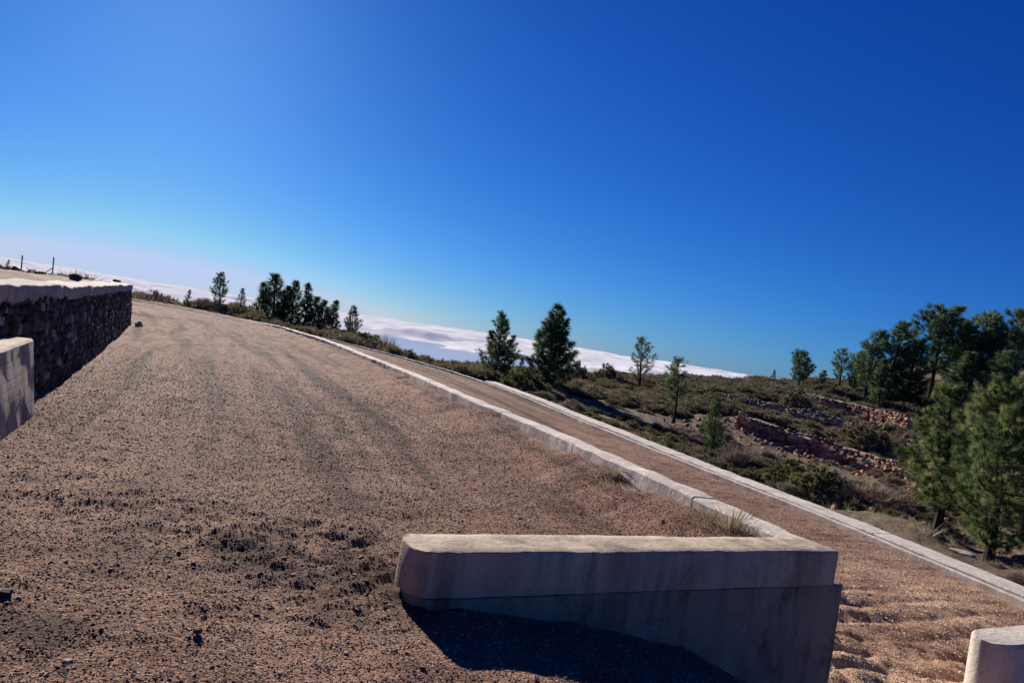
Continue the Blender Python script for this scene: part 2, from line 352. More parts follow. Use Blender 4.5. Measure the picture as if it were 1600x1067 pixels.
def streaks(u, s, y):  # the ruts' weak shade is darkened into the tone
    """long drag marks and wheel tracks that run with the terrace"""
    a = noise2(u + .25 * noise2(s, s * 0, .2, 5), s, 3.2, 81) * 0 + noise2((u + .25 * noise2(s, s * 0, .2, 5)) * 3.0, s * .09, 1.0, 82) + .6 * noise2(u * 7.5, s * .2, 1.0, 83)
    return 1.15 * np.clip(a + .02, 0, .8) * sstep(5.0, 8.5, y)
def axis_near(a, b, d0, g, d1):
    """positions from a to b with spacing growing from d0"""
    out = [a]; d = d0
    while out[-1] < b: out.append(out[-1] + d); d = min(d1, d * g)
    return np.array(out)
def damp_and_ruts(x, y, u, s, w):
    """darker, freshly turned and damp patches of the gravel"""
    damp = 0
    for px_, py_, rx, ry, a in ((490, 690, .35, .12, .8), (540, 657, .9, .07, .6), (385, 745, .3, .1, .7), (575, 785, .16, .5, .55), (545, 770, .3, .1, .6), (430, 605, .35, .25, .6), (640, 640, 1.0, .12, .4), (480, 880, .9, .45, .7), (600, 900, .35, .3, .6), (250, 850, .8, .3, .3), (560, 960, .35, .25, .55), (430, 810, .5, .2, .5), (170, 900, .6, .3, .25), (75, 985, .34, .2, .75), (330, 850, .5, .25, .35), (560, 890, .45, .3, .5), (600, 930, .3, .22, .5), (460, 865, .3, .14, .4), (240, 795, .35, .14, .4), (40, 745, .4, .12, .5), (1420, 1010, .5, .4, .3)):
        c = at_z(px_, py_, 0 if px_ < 1000 else -1.1); damp = damp + a * np.exp(-((x - c[0]) / rx) ** 2 - ((y - c[1]) / ry) ** 2)
    damp = np.clip(damp * (1 + 1.1 * fbm2(x, y, 3.5, 4, 77)) + .22 * np.clip(fbm2(x, y, .8, 4, 78), 0, 1), 0, .9)
    damp = np.clip(damp + streaks(u, s, y) * (u < -.2) * (w > 0), 0, .95)  # adds the painted rut shade to the damp patches
    return damp
def build_gravel():
    # near patch: regular fine grid
    xs = np.arange(-12.6, 10.6, .034); ys = axis_near(2.1, 20.0, .03, 1.0022, .09)
    X, Y = np.meshgrid(xs, ys, indexing='ij'); x = X.ravel(); y = Y.ravel()
    z, u, s, w, t = ground_z(x, y); z = z + relief(x, y, u, s, w, t)
    # the outer kerb and the retaining wall bound the patch
    ub, _, _, _ = near_on(BP, x, y)
    keep = (ub < .1) & (near_on(L_path, x, y)[0] > -.75)
    Fc = grid_faces(len(xs), len(ys)); Fc = Fc[keep[Fc].all(1)]
    # the strip that borders the far sheets is left to them: cut along y = 12
    used = np.unique(Fc); rem = -np.ones(len(x), int); rem[used] = np.arange(len(used))
    damp = damp_and_ruts(x, y, u, s, w)
    me = mesh_np('gravel_ground', np.stack([x, y, z], 1)[used], rem[Fc][:, ::-1], True, damp[used])
    pale = sstep(-.1, .3, u) * sstep(3.2, 4.2, t + .4 * w) * sstep(13, 9.5, y) * np.clip(.8 + .5 * fbm2(x, y, 1.1, 3, 88), 0, 1)
    at = me.attributes.new('pale', 'FLOAT', 'POINT'); at.data.foreach_set('value', pale[used].astype(np.float32))
    return me
def back_ground():
    xs = np.arange(-14, 16, .25); ys = np.arange(-14, 2.4, .25); X, Y = np.meshgrid(xs, ys, indexing='ij'); x = X.ravel(); y = Y.ravel()
    z = z_front(x, y) - .012 + .02 * fbm2(x, y, .9, 3, 3)
    return mesh_np('access_ground', np.stack([x, y, z], 1), grid_faces(len(xs), len(ys))[:, ::-1], True)
L_pts = [(-1.2, -2.6), (-2.55, 2.4), (-4.55, 7.2), (-5.05, 8.2), (-5.95, 10.31), (-8.9, 16.88), (-13.1, 25.47)]
L_path = smooth_path(L_pts, .1, 2)

tag(link('gravel_ground', build_gravel(), MAT['gravel']), kind='structure')
tag(link('access_ground', back_ground(), MAT['gravel']), kind='structure')
def sheet(name, ufun0, ufun1, P, s0, s1, zf, nu, mat, step0=.12, extra=None):
    """far gravel sheet swept along path P between two lateral offsets"""
    T, N = dirs(P); L = np.r_[0, np.cumsum(np.linalg.norm(np.diff(P[:, :2], axis=0), axis=1))]
    ss = axis_near(s0, s1, .08, 1.004, .3); px = np.interp(ss, L, P[:, 0]); py = np.interp(ss, L, P[:, 1])
    nx = np.interp(ss, L, N[:, 0]); ny = np.interp(ss, L, N[:, 1])
    k = np.linspace(0, 1, nu)
    U = ufun0(ss)[:, None] * (1 - k) + ufun1(ss)[:, None] * k
    X = px[:, None] + nx[:, None] * U; Y = py[:, None] + ny[:, None] * U
    x = X.ravel(); y = Y.ravel(); z = zf(x, y, U.ravel(), np.repeat(ss, nu))
    return tag(link(name, mesh_np(name, np.stack([x, y, z], 1), grid_faces(len(ss), nu)[:, ::-1], True, streaks(U.ravel(), np.repeat(ss, nu), y)), mat), kind='structure')
LA = np.r_[0, np.cumsum(np.linalg.norm(np.diff(A_full, axis=0), axis=1))]
sA = LA[np.argmin(np.abs(A_full[:, 1] - 18.3))]
def zup(x, y, u, s):
    r = .02 * np.sin(u * 2 * np.pi / .42 + 1.6 * noise2(x, y, .5, 9)) * (.5 + .5 * noise2(x, y, .35, 11))
    r = r + .014 * fbm2(x, y, .9, 3, 3) + .01 * fbm2(x, y, 4, 2, 5)
    r = r * (1 + .8 * sstep(14, 30, y)) + (.012 * noise2(x, y, 8, 75) + .01 * noise2(x, y, 3.3, 76)) * 1.3
    r = r + .185 * sstep(-1.2, -.35, u)
    return r - .035 * sstep(20.0, 19.5, y)
sheet('upper_gravel_terrace', lambda s: np.where(s < 1e9, -7.6 - 8 * sstep(sA + 18, sA + 26, s), 0), lambda s: s * 0 - .15, A_full, sA, LA[-1], zup, 150, MAT['gravel'])
def zlow(x, y, u, s):
    return z_T2(x, y) + .014 * fbm2(x, y, .9, 3, 3) + .01 * fbm2(x, y, 4, 2, 5) - .035 * sstep(20.0, 19.5, y)
sheet('lower_gravel_terrace', lambda s: s * 0 - .15, lambda s: s * 0 + 6.15, A_full, sA - 2.2, LA[-1] - 4, zlow, 90, MAT['gravel'])

# ---------------------------------------------------------------- concrete sweeps
def sweep(P, prof, jit=.006, zs=None, seed=0, caps=True, wob=0):
    """prof: (offset, z) outline; offset to the right of the path. P (n,2) or (n,3): z added"""
    T, N = dirs(P); n = len(P); prof = np.array(prof, float); m = len(prof)
    zb = P[:, 2] if P.shape[1] > 2 else np.zeros(n)
    V = np.zeros((n, m, 3))
    V[:, :, 0] = P[:, 0:1] + N[:, 0:1] * prof[None, :, 0]; V[:, :, 1] = P[:, 1:2] + N[:, 1:2] * prof[None, :, 0]
    V[:, :, 2] = zb[:, None] + prof[None, :, 1]
    if zs is not None: V[:, :, 2] = zs(V[:, :, 2], np.arange(n))
    Q = V.reshape(-1, 3)
    for k, amp in ((3.0, 1.0), (11.0, .5)):
        Q = Q + jit * amp * np.stack([noise3(Q * k + 5 * j, seed + j) for j in range(3)], 1)
    i = np.arange(n - 1)[:, None] * m; j = np.arange(m)[None, :]; j2 = (j + 1) % m
    Fq = np.stack([(i + j).ravel(), (i + j2).ravel(), (i + m + j2).ravel(), (i + m + j).ravel()], 1)
    Fs = [Fq]
    if caps:
        c0 = np.arange(m)[::-1]; c1 = (n - 1) * m + np.arange(m)
        Fs += [c0[None, :], c1[None, :]]
    return Q, Fs
def joints(P, every, seed=0, gap=.014):
    """add tight stations so that sweep() can cut narrow joints; returns path and notch weights"""
    L = np.r_[0, np.cumsum(np.linalg.norm(np.diff(P[:, :2], axis=0), axis=1))]; r = np.random.default_rng(seed)
    js = []; q = every * .6
    while q < L[-1] - .3: js.append(q); q += every * r.uniform(.8, 1.2)
    js = np.array(js); S = np.sort(np.concatenate([L] + [js + d for d in (-gap, -gap * .45, gap * .45, gap)])); S = S[np.r_[True, np.diff(S) > 1e-4]]
    Q = np.stack([np.interp(S, L, P[:, k]) for k in range(P.shape[1])], 1)
    near = np.abs(S[:, None] - js).min(1) < gap * .6
    return Q, near, js, S
def notch(V, near, m, P, depth):
    V = V.reshape(-1, m, 3).copy(); c = V.mean(1, keepdims=True); k = near
    V[k] = V[k] + (c[k] - V[k]) * np.array([depth * 2.2, depth * 2.2, depth * .5]); return V.reshape(-1, 3)
def box_prof(o0, o1, z0, z1, ch=.015, nv=6, nt=5):
    pts = [(o0, z) for z in np.linspace(z0, z1 - ch, nv)] + [(o, z1) for o in np.linspace(o0 + ch, o1 - ch, nt)] + [(o1, z) for z in np.linspace(z1 - ch, z0, nv)]
    return pts
def merge(parts):
    V = []; Fs = []; b = 0
    for v, f in parts:
        V.append(v); Fs += [x + b for x in f]; b += len(v)
    return np.concatenate(V), Fs

# near concrete wall: parapet across the end of the terrace and the long kerb wall that leaves its corner
wall = empty('concrete_wall', (PA[0], PA[1], 0), 'long low concrete wall with a rounded end, turning a corner and running away beside the gravel', 'wall')
plen = np.linalg.norm(PB - PA)
def parapet(z0, z1, inset, over, seed):
    # plan outline of the parapet with rounded left end, built as rings stacked in z
    L = plen + over; r = .13; ring = []
    a0 = inset; front = -inset * 0; 
    for t in np.linspace(0, L - a0, 60)[::-1]: ring.append((a0 + t, inset * .6)) if t > r else None
    for a in np.linspace(math.pi * 1.5, math.pi, 7): ring.append((a0 + r + r * math.cos(a), inset * .6 + r + r * math.sin(a)))
    w1 = PT - inset * .6
    for a in np.linspace(math.pi, math.pi / 2, 7): ring.append((a0 + r + r * math.cos(a), w1 - r + r * math.sin(a)))
    for t in np.linspace(r, L - a0, 60): ring.append((a0 + t, w1))
    ring = np.array(ring); m = len(ring)
    zz = [z0] + list(np.linspace(z0, z1 - .02, max(3, int((z1 - z0) / .07)))[1:]) + [z1 - .006, z1]
    cen = ring.copy()
    V = []
    for k, z in enumerate(zz):
        sh = 0.0 if k < len(zz) - 2 else (.006 if k == len(zz) - 2 else .018)
        q = ring.copy(); q[:, 1] = np.clip(q[:, 1], inset * .6 + sh, w1 - sh); q[:, 0] = np.maximum(q[:, 0], a0 + sh)
        P = PA + q[:, :1] * pd + q[:, 1:2] * pn
        V.append(np.c_[P, np.full(m, z)])
    # top rows running across so the top has inner vertices
    half = m // 2
    V = np.concatenate(V)
    nz = len(zz); i = np.arange(nz - 1)[:, None] * m; j = np.arange(m)[None, :]; j2 = (j + 1) % m
    Fq = np.stack([(i + j).ravel(), (i + j2).ravel(), (i + m + j2).ravel(), (i + m + j).ravel()], 1)[:, ::-1]
    top = (nz - 1) * m; Tq = []
    tv = V[top:top + m]; rows = [tv[:half]]; idx = [top + np.arange(half)]
    opp = top + m - 1 - np.arange(half); add = []; b = len(V)
    for kk in (.25, .5, .75):
        add.append(tv[:half] * (1 - kk) + V[opp] * kk); idx.append(b + np.arange(half)); b += half
    idx.append(opp); V = np.concatenate([V] + add)
    for r0, r1 in zip(idx[:-1], idx[1:]): Tq.append(np.stack([r0[:-1], r1[:-1], r1[1:], r0[1:]], 1)[:, ::-1])
    jit = .005
    for k, amp in ((2.5, 1.0), (9.0, .8), (30, .3)):
        V = V + jit * amp * np.stack([noise3(V * k + 5 * q, seed + q) for q in range(3)], 1)
    return V, [Fq] + Tq
V, Fs = parapet(.055, ZK, 0.0, .0, 3)
child('parapet', mesh_np('parapet', V, Fs, True), MAT['concrete'], wall)
# lower pour: real stains, with the shade of the face darkened into its colour
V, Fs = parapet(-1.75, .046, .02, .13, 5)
child('footing', mesh_np('footing', V, Fs, True), MAT['stain_and_shade'], wall)
kp = A_full[(LA > 12.05)]; kp = kp[kp[:, 1] < 47.2]
def kerb_section(P, z0, z1, w, seed, ch=.02): return sweep(P, box_prof(-w, 0, z0, z1, ch, 7, 5), .007, None, seed)
kz = np.interp(kp[:, 1], [6, 38, 47], [0, 0, -.18])
kj, nr, js, S_ = joints(np.c_[kp, kz], 2.5, 5)
kj[:, 2] += .012 * noise2(S_, S_ * 0, .35, 6) + .006 * (np.searchsorted(js, S_) % 2)
pr = box_prof(-.27, 0, -1.9, ZK - .003, .022, 12, 5)
V, Fs = sweep(kj, pr, .013, None, 9); V = notch(V, nr, len(pr), None, .06)
child('kerb_wall', mesh_np('kerb_wall', V, Fs, True), MAT['kerb'], wall)

# far low kerb that closes the terrace
fk = smooth_path([(-17.9, 47.9), (-21.0, 50.6), (-25.5, 52.5), (-32, 54)], .2, 2)
o = tag(link('concrete_kerb', mesh_np('concrete_kerb', *sweep(fk, box_prof(-.25, 0, -.5, .1, .02), .03, None, 15), True), MAT['kerb']), 'thin pale kerb along the far end of the gravel terrace, below the bushes', 'kerb')

# outer edge: low inner kerb, dark gutter and broad outer wall
outer = empty('outer_retaining_wall', BP[np.argmin(np.abs(BP[:, 1] - 10))], 'long double kerb of white streaked concrete with a dark gutter on the outer edge', 'wall')
bp = BP.copy()
V, Fs = sweep(bp[:, :3], box_prof(0, .095, -1.2, 0, .012, 6, 3), .011, None, 21)
child('inner_kerb', mesh_np('inner_kerb', V, Fs, True), MAT['kerb'], outer)
ob = bp[(bp[:, 1] < 31.0)]
V, Fs = sweep(ob, box_prof(.095, .155, -1.2, -.07, .01, 3, 3), .008, None, 23)
child('gutter', mesh_np('gutter', V, Fs, True), MAT['mortar'], outer)
ob2 = ob.copy()
oj, nr, js, S_ = joints(ob2[::-1][:, :3][::-1], 3.0, 8); oj[:, 2] += .014 * noise2(S_, S_ * 0, .4, 7)
pr = box_prof(.155, .66, -1.7, .035, .02, 7, 6)
V, Fs = sweep(oj, pr, .012, None, 25); V = notch(V, nr, len(pr), None, .06)
child('outer_kerb', mesh_np('outer_kerb', V, Fs, True), MAT['kerb'], outer)

# end of the lower wall at the right edge of the picture
e0 = at_y(1578, 1011, 6.6); e1 = e0 + np.array([pd[0] * 2.2, pd[1] * 2.2, 0])
sp = smooth_path([e0[:2], e1[:2], e1[:2] + (e1 - e0)[:2]], .06, 1)
stub = empty('concrete_wall', (e0[0], e0[1], e0[2] - .6), 'rounded end of a second concrete parapet at the lower right', 'wall')
def stub_mesh(z0, z1, w, seed):
    T, N = dirs(sp); L = np.r_[0, np.cumsum(np.linalg.norm(np.diff(sp, axis=0), axis=1))]; V = []
    prof = box_prof(-w, 0, z0, z1, .03, 9, 6); prof = np.array(prof); m = len(prof); r = .17
    ext = np.concatenate([sp[0] + T[0] * 0 + 0 * sp[:0], sp]) if False else sp
    for i in range(len(sp)):
        k = 1.0 if L[i] > r else math.sqrt(max(.0, 1 - ((r - L[i]) / r) ** 2)) * .7 + .3
        off = -w / 2 + (prof[:, 0] + w / 2) * k; zz = prof[:, 1] - (1 - k) * .05 * (prof[:, 1] > z1 - .1)
        V.append(np.c_[sp[i] + N[i] * off[:, None], zz])
    V = np.concatenate(V); n = len(sp)
    V = V + .006 * np.stack([noise3(V * 4 + 5 * j, seed + j) for j in range(3)], 1)
    i = np.arange(n - 1)[:, None] * m; j = np.arange(m)[None, :]; j2 = (j + 1) % m
    Fq = np.stack([(i + j).ravel(), (i + j2).ravel(), (i + m + j2).ravel(), (i + m + j).ravel()], 1)
    return V, [Fq, np.arange(m)[None, ::-1], ((n - 1) * m + np.arange(m))[None, :]]
ez = e0[2]
child('parapet', mesh_np('parapet', *stub_mesh(ez - 1.3, ez, .40, 31), True), MAT['kerb'], stub)

# ---------------------------------------------------------------- stones
def ico(sub):
    t = (1 + 5 ** .5) / 2
    V = [(-1, t, 0), (1, t, 0), (-1, -t, 0), (1, -t, 0), (0, -1, t), (0, 1, t), (0, -1, -t), (0, 1, -t), (t, 0, -1), (t, 0, 1), (-t, 0, -1), (-t, 0, 1)]
    Fc = [(0, 11, 5), (0, 5, 1), (0, 1, 7), (0, 7, 10), (0, 10, 11), (1, 5, 9), (5, 11, 4), (11, 10, 2), (10, 7, 6), (7, 1, 8), (3, 9, 4), (3, 4, 2), (3, 2, 6), (3, 6, 8), (3, 8, 9), (4, 9, 5), (2, 4, 11), (6, 2, 10), (8, 6, 7), (9, 8, 1)]
    V = [np.array(v) / np.linalg.norm(v) for v in V]
    for _ in range(sub):
        cache = {}; F2 = []
        def mid(a, b):
            k = (min(a, b), max(a, b))
            if k not in cache: m = V[a] + V[b]; V.append(m / np.linalg.norm(m)); cache[k] = len(V) - 1
            return cache[k]
        for a, b, c in Fc:
            x, y, z = mid(a, b), mid(b, c), mid(c, a); F2 += [(a, x, z), (b, y, x), (c, z, y), (x, y, z)]
        Fc = F2
    return np.array(V), np.array(Fc)
ICO = {k: ico(k) for k in (0, 1, 2)}
ICO['o'] = (np.array([(1, 0, 0), (-1, 0, 0), (0, 1, 0), (0, -1, 0), (0, 0, 1), (0, 0, -1.)]), np.array([(0, 2, 4), (2, 1, 4), (1, 3, 4), (3, 0, 4), (2, 0, 5), (1, 2, 5), (3, 1, 5), (0, 3, 5)]))
def rand_rot(n, r):
    q = r.normal(size=(n, 4)); q /= np.linalg.norm(q, axis=1)[:, None]; w, x, y, z = q.T
    return np.stack([np.stack([1 - 2 * (y * y + z * z), 2 * (x * y - z * w), 2 * (x * z + y * w)], 1), np.stack([2 * (x * y + z * w), 1 - 2 * (x * x + z * z), 2 * (y * z - x * w)], 1), np.stack([2 * (x * z - y * w), 2 * (y * z + x * w), 1 - 2 * (x * x + y * y)], 1)], 1)
def rocks(C, S, frames=None, sub=1, rough=.22, seed=0, tone=None):
    """C centres (n,3), S half sizes (n,3), frames (n,3,3) columns = axes"""
    r = np.random.default_rng(seed); n = len(C); v, fc = ICO[sub]; m = len(v)
    Rr = rand_rot(n, r); b = np.einsum('nij,mj->nmi', Rr, v)
    off = r.uniform(0, 90, (n, 1, 3)); k = 1 + rough * noise3((b * 1.4 + off).reshape(-1, 3), seed).reshape(n, m) * 1.6
    b = b * k[:, :, None]; b = np.sign(b) * np.abs(b) ** .8
    b = b * S[:, None, :]
    if frames is not None: b = np.einsum('nij,nmj->nmi', frames, b)
    V = (b + C[:, None, :]).reshape(-1, 3)
    Fc = (fc[None] + (np.arange(n) * m)[:, None, None]).reshape(-1, 3)
    t = r.random(n) if tone is None else tone
    return V, Fc, np.repeat(t, m)
def stone_face(P, z0, z1, size, seed, side=1, batter=0.0, sub=1, fill=1.0, thick=.5):
    """stones laid in rough courses on the face of a wall along path P (face on the right-hand side if side = 1)"""
    r = np.random.default_rng(seed); T, N = dirs(P); N = N * side
    L = np.r_[0, np.cumsum(np.linalg.norm(np.diff(P[:, :2], axis=0), axis=1))]
    C = []; S = []; Fr = []; h = 0
    H = np.mean(z1 - z0) if not np.isscalar(z1) else z1 - (z0 if np.isscalar(z0) else np.mean(z0))
    zz = 0
    while zz < H:
        ch = size * r.uniform(.55, .95); s = r.uniform(0, size)
        while s < L[-1]:
            wdt = size * r.uniform(.6, 1.7)
            if r.random() < fill:
                sc = s + wdt / 2; p = [np.interp(sc, L, P[:, k]) for k in (0, 1)]; t = [np.interp(sc, L, T[:, k]) for k in (0, 1)]; n_ = [np.interp(sc, L, N[:, k]) for k in (0, 1)]
                base = np.interp(sc, L, z0) if not np.isscalar(z0) else z0; frac = (zz + ch / 2) / H
                topz = np.interp(sc, L, z1) if not np.isscalar(z1) else z1
                zc = base + frac * (topz - base) + r.normal() * size * .09
                o_ = -batter * frac + r.uniform(-.06, .07) * size
                C.append([p[0] + n_[0] * o_, p[1] + n_[1] * o_, zc]); S.append([wdt * .52, size * thick * r.uniform(.7, 1.2), ch * .56])
                a = r.normal() * .22; ca, sa = math.cos(a), math.sin(a)
                tx = np.array([t[0], t[1], 0]); nz = np.array([n_[0], n_[1], 0]); uz = np.array([0, 0, 1.])
                Fr.append(np.stack([tx * ca + uz * sa, nz, uz * ca - tx * sa], 1))
            s += wdt * .97
        zz += ch * .93
    return rocks(np.array(C), np.array(S), np.array(Fr), sub, .24, seed)

# stone retaining wall on the left with a limed cap
lw = empty('stone_retaining_wall', (-5.3, 8.8, 0), 'tall dark retaining wall of rough lava stones with a white concrete cap', 'wall')
face = smooth_path([(-2.35, 1.2), (-4.2, 5.6), (-5.3, 8.1), (-6.12, 10.31), (-9.05, 16.88), (-12.95, 25.4)], .15, 2)
topz = lambda x, y: 1.335 + .045 * sstep(12, 26, y)
V, Fc, tn = stone_face(face, -.1, 1.14, .17, 5, 1, .14, 1, .97, .26)
child('stones', mesh_np('stones', V, Fc, False, tn), MAT['lava'], lw)
V, Fs = sweep(face, [(-.75, -.4), (-.75, 1.16)] + [(o, 1.16) for o in (-.5, -.3, -.17)] + [(-.13, .7), (.0, 0), (.0, -.4)], .03, None, 41)
child('core', mesh_np('core', V, Fs, True), MAT['mortar'], lw)
ends = []
endp = smooth_path([(-12.98, 25.45), (-13.6, 25.85), (-15.2, 26.4), (-19, 27)], .15, 1)
V, Fc, tn = stone_face(endp, -.1, 1.15, .24, 6, 1, .14, 1, .97, .34)
child('corner_stones', mesh_np('corner_stones', V, Fc, False, tn), MAT['lava'], lw)
capz = np.interp(face[:, 1], [1, 8, 16, 26], [0, .0, .02, .05]) + .02 * noise2(face[:, 0], face[:, 1], .8, 3) + .012 * noise2(face[:, 0], face[:, 1], 3, 4)
V, Fs = sweep(np.c_[face, capz], box_prof(-.62, -.10, 1.15, 1.335, .012, 5, 8), .013, None, 43)
child('cap', mesh_np('cap', V, Fs, True), MAT['cap'], lw)
# pale render smeared under the cap
# low concrete block in front of the stone wall
bf = [np.array([-3.0, 3.6]), np.array([-4.27, 6.5]), np.array([-4.92, 7.95])]
bpth = smooth_path(bf, .08, 0)
o = tag(link('concrete_block', mesh_np('concrete_block', *sweep(bpth, [(o - .11 * max(0, min(1, z / .8)) * (o > -.2), z) for o, z in box_prof(-.38, 0, -.3, .80, .02, 12, 6)], .009, None, 47), True), MAT['concrete']), 'smooth grey concrete block against the foot of the stone wall, chest high at the left edge', 'wall')
o['label'] = 'smooth grey concrete block with a white top, at the foot of the dark stone wall'

# upper field behind the stone wall
def upper_field():
    xs = np.arange(-34, -1, .18); ys = np.arange(-1, 40, .25)
    X, Y = np.meshgrid(xs, ys, indexing='ij'); x = X.ravel(); y = Y.ravel()
    u = near_on(face, x, y)[0]
    d = y - (19.5 + .5 * (x + 13)) ; edge = sstep(0, 14, np.hypot(x, y) - np.interp(np.degrees(np.arctan2(x, y)), [-60, -34.5, -31, -28.5, -27, -20], [22, 21.5, 24, 28, 31, 31]))
    z = 1.27 + .05 * fbm2(x, y, .5, 4, 91) + .03 * fbm2(x, y, 4, 3, 92) + .07 * sstep(10, 22, np.hypot(x, y)) - 3.5 * edge
    keep = (u < -.45)
    Fc = grid_faces(len(xs), len(ys)); Fc = Fc[keep[Fc].all(1)]
    used = np.unique(Fc); rem = -np.ones(len(x), int); rem[used] = np.arange(len(used))
    return mesh_np('upper_field_ground', np.stack([x, y, z], 1)[used], rem[Fc][:, ::-1], True)
tag(link('upper_field_ground', upper_field(), MAT['soil']), kind='structure')

# ---------------------------------------------------------------- hillside (one sheet from the terraces down to the coast)
ctl = [(1600, 905, 16), (1543, 885, 20), (1460, 842, 21), (1300, 795, 24), (1200, 742, 32), (1112, 708, 37), (1000, 672, 40), (900, 627, 46), (800, 600, 56), (700, 583, 60),
       (1300, 702, 48), (1230, 680, 50), (1160, 655, 52), (1300, 650, 66), (1300, 617, 90), (1250, 597, 112), (1130, 618, 78), (1100, 596, 112), (1052, 660, 45), (1000, 600, 95), (998, 613, 72), (900, 592, 85), (850, 612, 52), (772, 597, 58),
       (1420, 742, 42), (1420, 690, 55), (1420, 655, 75), (1450, 612, 92), (1600, 610, 88), (1700, 640, 80), (1600, 700, 50), (1600, 760, 32), (1600, 830, 24), (1750, 900, 18), (1750, 750, 35), (1380, 604, 100), (1000, 592, 115), (900, 587, 115),
       (548, 537, 62), (500, 527, 66), (430, 508, 70), (345, 482, 66), (280, 472, 64), (220, 463, 62), (600, 560, 70), (650, 572, 75), (100, 448, 60), (0, 440, 60)]
CP = np.array([at_y(*c) for c in ctl])
ex = [(8.9, 12.5, -2.0), (10.2, 8, -2.3), (11, 4, -2.4), (6.3, 18.5, -1.9), (3.2, 25.5, -1.75), (0.5, 31, -1.6), (-3, 38, -1.5), (-9, 48, -1.3), (-16, 56, -1.0), (-24, 58, -.7), (-34, 55, -.8), (-30, 40, -.7), (-18, 30, -.9), (-10, 10, -1), (-3, 20, -1.2), (0, 8, -1.4), (0, 2, -1.2), (-10, 0, -1), (6, -4, -2)]
CP = np.concatenate([CP, np.array(ex, float)])
def lp(x, y): return np.stack([np.arctan2(x, y + 6) * 2.2, np.log(np.hypot(x, y + 6) + 2)], 1)
Kc = lp(CP[:, 0], CP[:, 1])
def kern(a, b): return np.sqrt(((a[:, None] - b[None]) ** 2).sum(2) + .004)
nC = len(CP); Am = np.zeros((nC + 3, nC + 3)); Am[:nC, :nC] = -kern(Kc, Kc) - np.eye(nC) * .012; Pm = np.c_[np.ones(nC), Kc]; Am[:nC, nC:] = Pm; Am[nC:, :nC] = Pm.T
Wt = np.linalg.solve(Am, np.r_[CP[:, 2], 0, 0, 0])
def terrain(x, y):
    x = np.atleast_1d(np.asarray(x, float)).ravel(); y = np.atleast_1d(np.asarray(y, float)).ravel()
    r = np.hypot(x, y); az = np.degrees(np.arctan2(x, y)); k = np.minimum(1, 116 / np.maximum(r, 1)); xx = x * k; yy = y * k
    z = np.empty(len(x))
    for a in range(0, len(x), 20000):
        q = lp(xx[a:a + 20000], yy[a:a + 20000]); z[a:a + 20000] = -kern(q, Kc) @ Wt[:nC] + np.c_[np.ones(len(q)), q] @ Wt[nC:]
    z = np.clip(z, -7, 12)
    rf = np.clip(r - 116, 0, None); rf2 = np.clip(r - np.interp(az, [-180, -30, -12, 0, 5, 12], [55, 58, 68, 80, 95, 116]), 0, None)
    down = -.2 * rf2 + .2 * 12 * (1 - np.exp(-rf2 / 12))
    hillup = .1 * np.minimum(rf, 60) - .05 * np.clip(rf - 60, 0, None)
    kk = sstep(20.5, 27, az) * (az < 120)
    z = z + down * (1 - kk) + hillup * kk
    return np.maximum(z, -1405)
def hill():
    th = np.radians(np.concatenate([np.arange(-60, -36, 1.0), np.arange(-36, 44, .16), np.arange(44, 71, 1.0)]))
    r = axis_near(3.0, 9000, .25, 1.016, 400)
    Rr, Th = np.meshgrid(r, th, indexing='ij'); x = (Rr * np.sin(Th)).ravel(); y = (Rr * np.cos(Th)).ravel()
    z = terrain(x, y); rr = np.hypot(x, y)
    z = z + (.1 * fbm2(x, y, .35, 5, 101) + .05 * fbm2(x, y, 2.5, 3, 103)) * sstep(15, 24, rr + 6 * (x > 5))
    # keep clear below the gravel levels
    ub, sb, kb, PB_ = near_on(BP, x, y); inside = (ub < .3)
    z = np.where(inside & (rr < 70), np.minimum(z, PB_[kb, 2] - .9), z)
    z = np.where((y < 30) & (x > 2) & (ub > .3), np.minimum(z, PB_[kb, 2] - .55 - .25 * sstep(.3, 3, ub)), z)
    z = np.where((x < -4) & (rr < 45), np.minimum(z, -.9), z)
    return mesh_np('hillside', np.stack([x, y, z], 1), grid_faces(len(r), len(th))[:, ::-1], True)
tag(link('hillside', hill(), MAT['hill']), kind='structure')
def ground_at(x, y): return float(terrain(x, y)[0])

# ocean and the sea of cloud below the mountain
def far_sheet(name, r0, r1, z0, amp, k, mat, rag=0):
    th = np.radians(np.arange(-62, 62, .25)); r = axis_near(r0, r1, r0 * .012, 1.012, 2500)
    Rr, Th = np.meshgrid(r, th, indexing='ij')
    if rag: Rr = Rr + rag * (1 - sstep(r0, r0 * 1.5, Rr)) * fbm2(Th * 30, Th * 0, 1.0, 4, 201) + rag * 1.2 * sstep(math.radians(-8), math.radians(4), -np.abs(Th + math.radians(2))) * 0
    x = (Rr * np.sin(Th)).ravel(); y = (Rr * np.cos(Th)).ravel()
    z = z0 + amp * (fbm2(x, y, k, 5, 203)) + (.0035 * np.hypot(x, y) * np.clip(fbm2(x, y, k * .22, 3, 207), -1, 1) if rag else 0) + (-rag * .06 * (1 - sstep(r0, r0 * 1.25, Rr.ravel())) if rag else 0)
    return tag(link(name, mesh_np(name, np.stack([x, y, z], 1), grid_faces(len(r), len(th))[:, ::-1], True, sstep(r0, r0 * 1.5, np.hypot(x, y)) if rag else None), mat), kind='structure')
far_sheet('ocean', 5000, 120000, -1400, 0, .001, MAT['sea'])
far_sheet('added_haze_sheet', 5200, 24000, -390, 12, .0006, MAT['haze_colour'])  # opaque sheet added over the dark sea, coloured to stand in for haze
far_sheet('cloud_sea', 11500, 90000, -300, 110, .0005, MAT['cloud'], 1200)

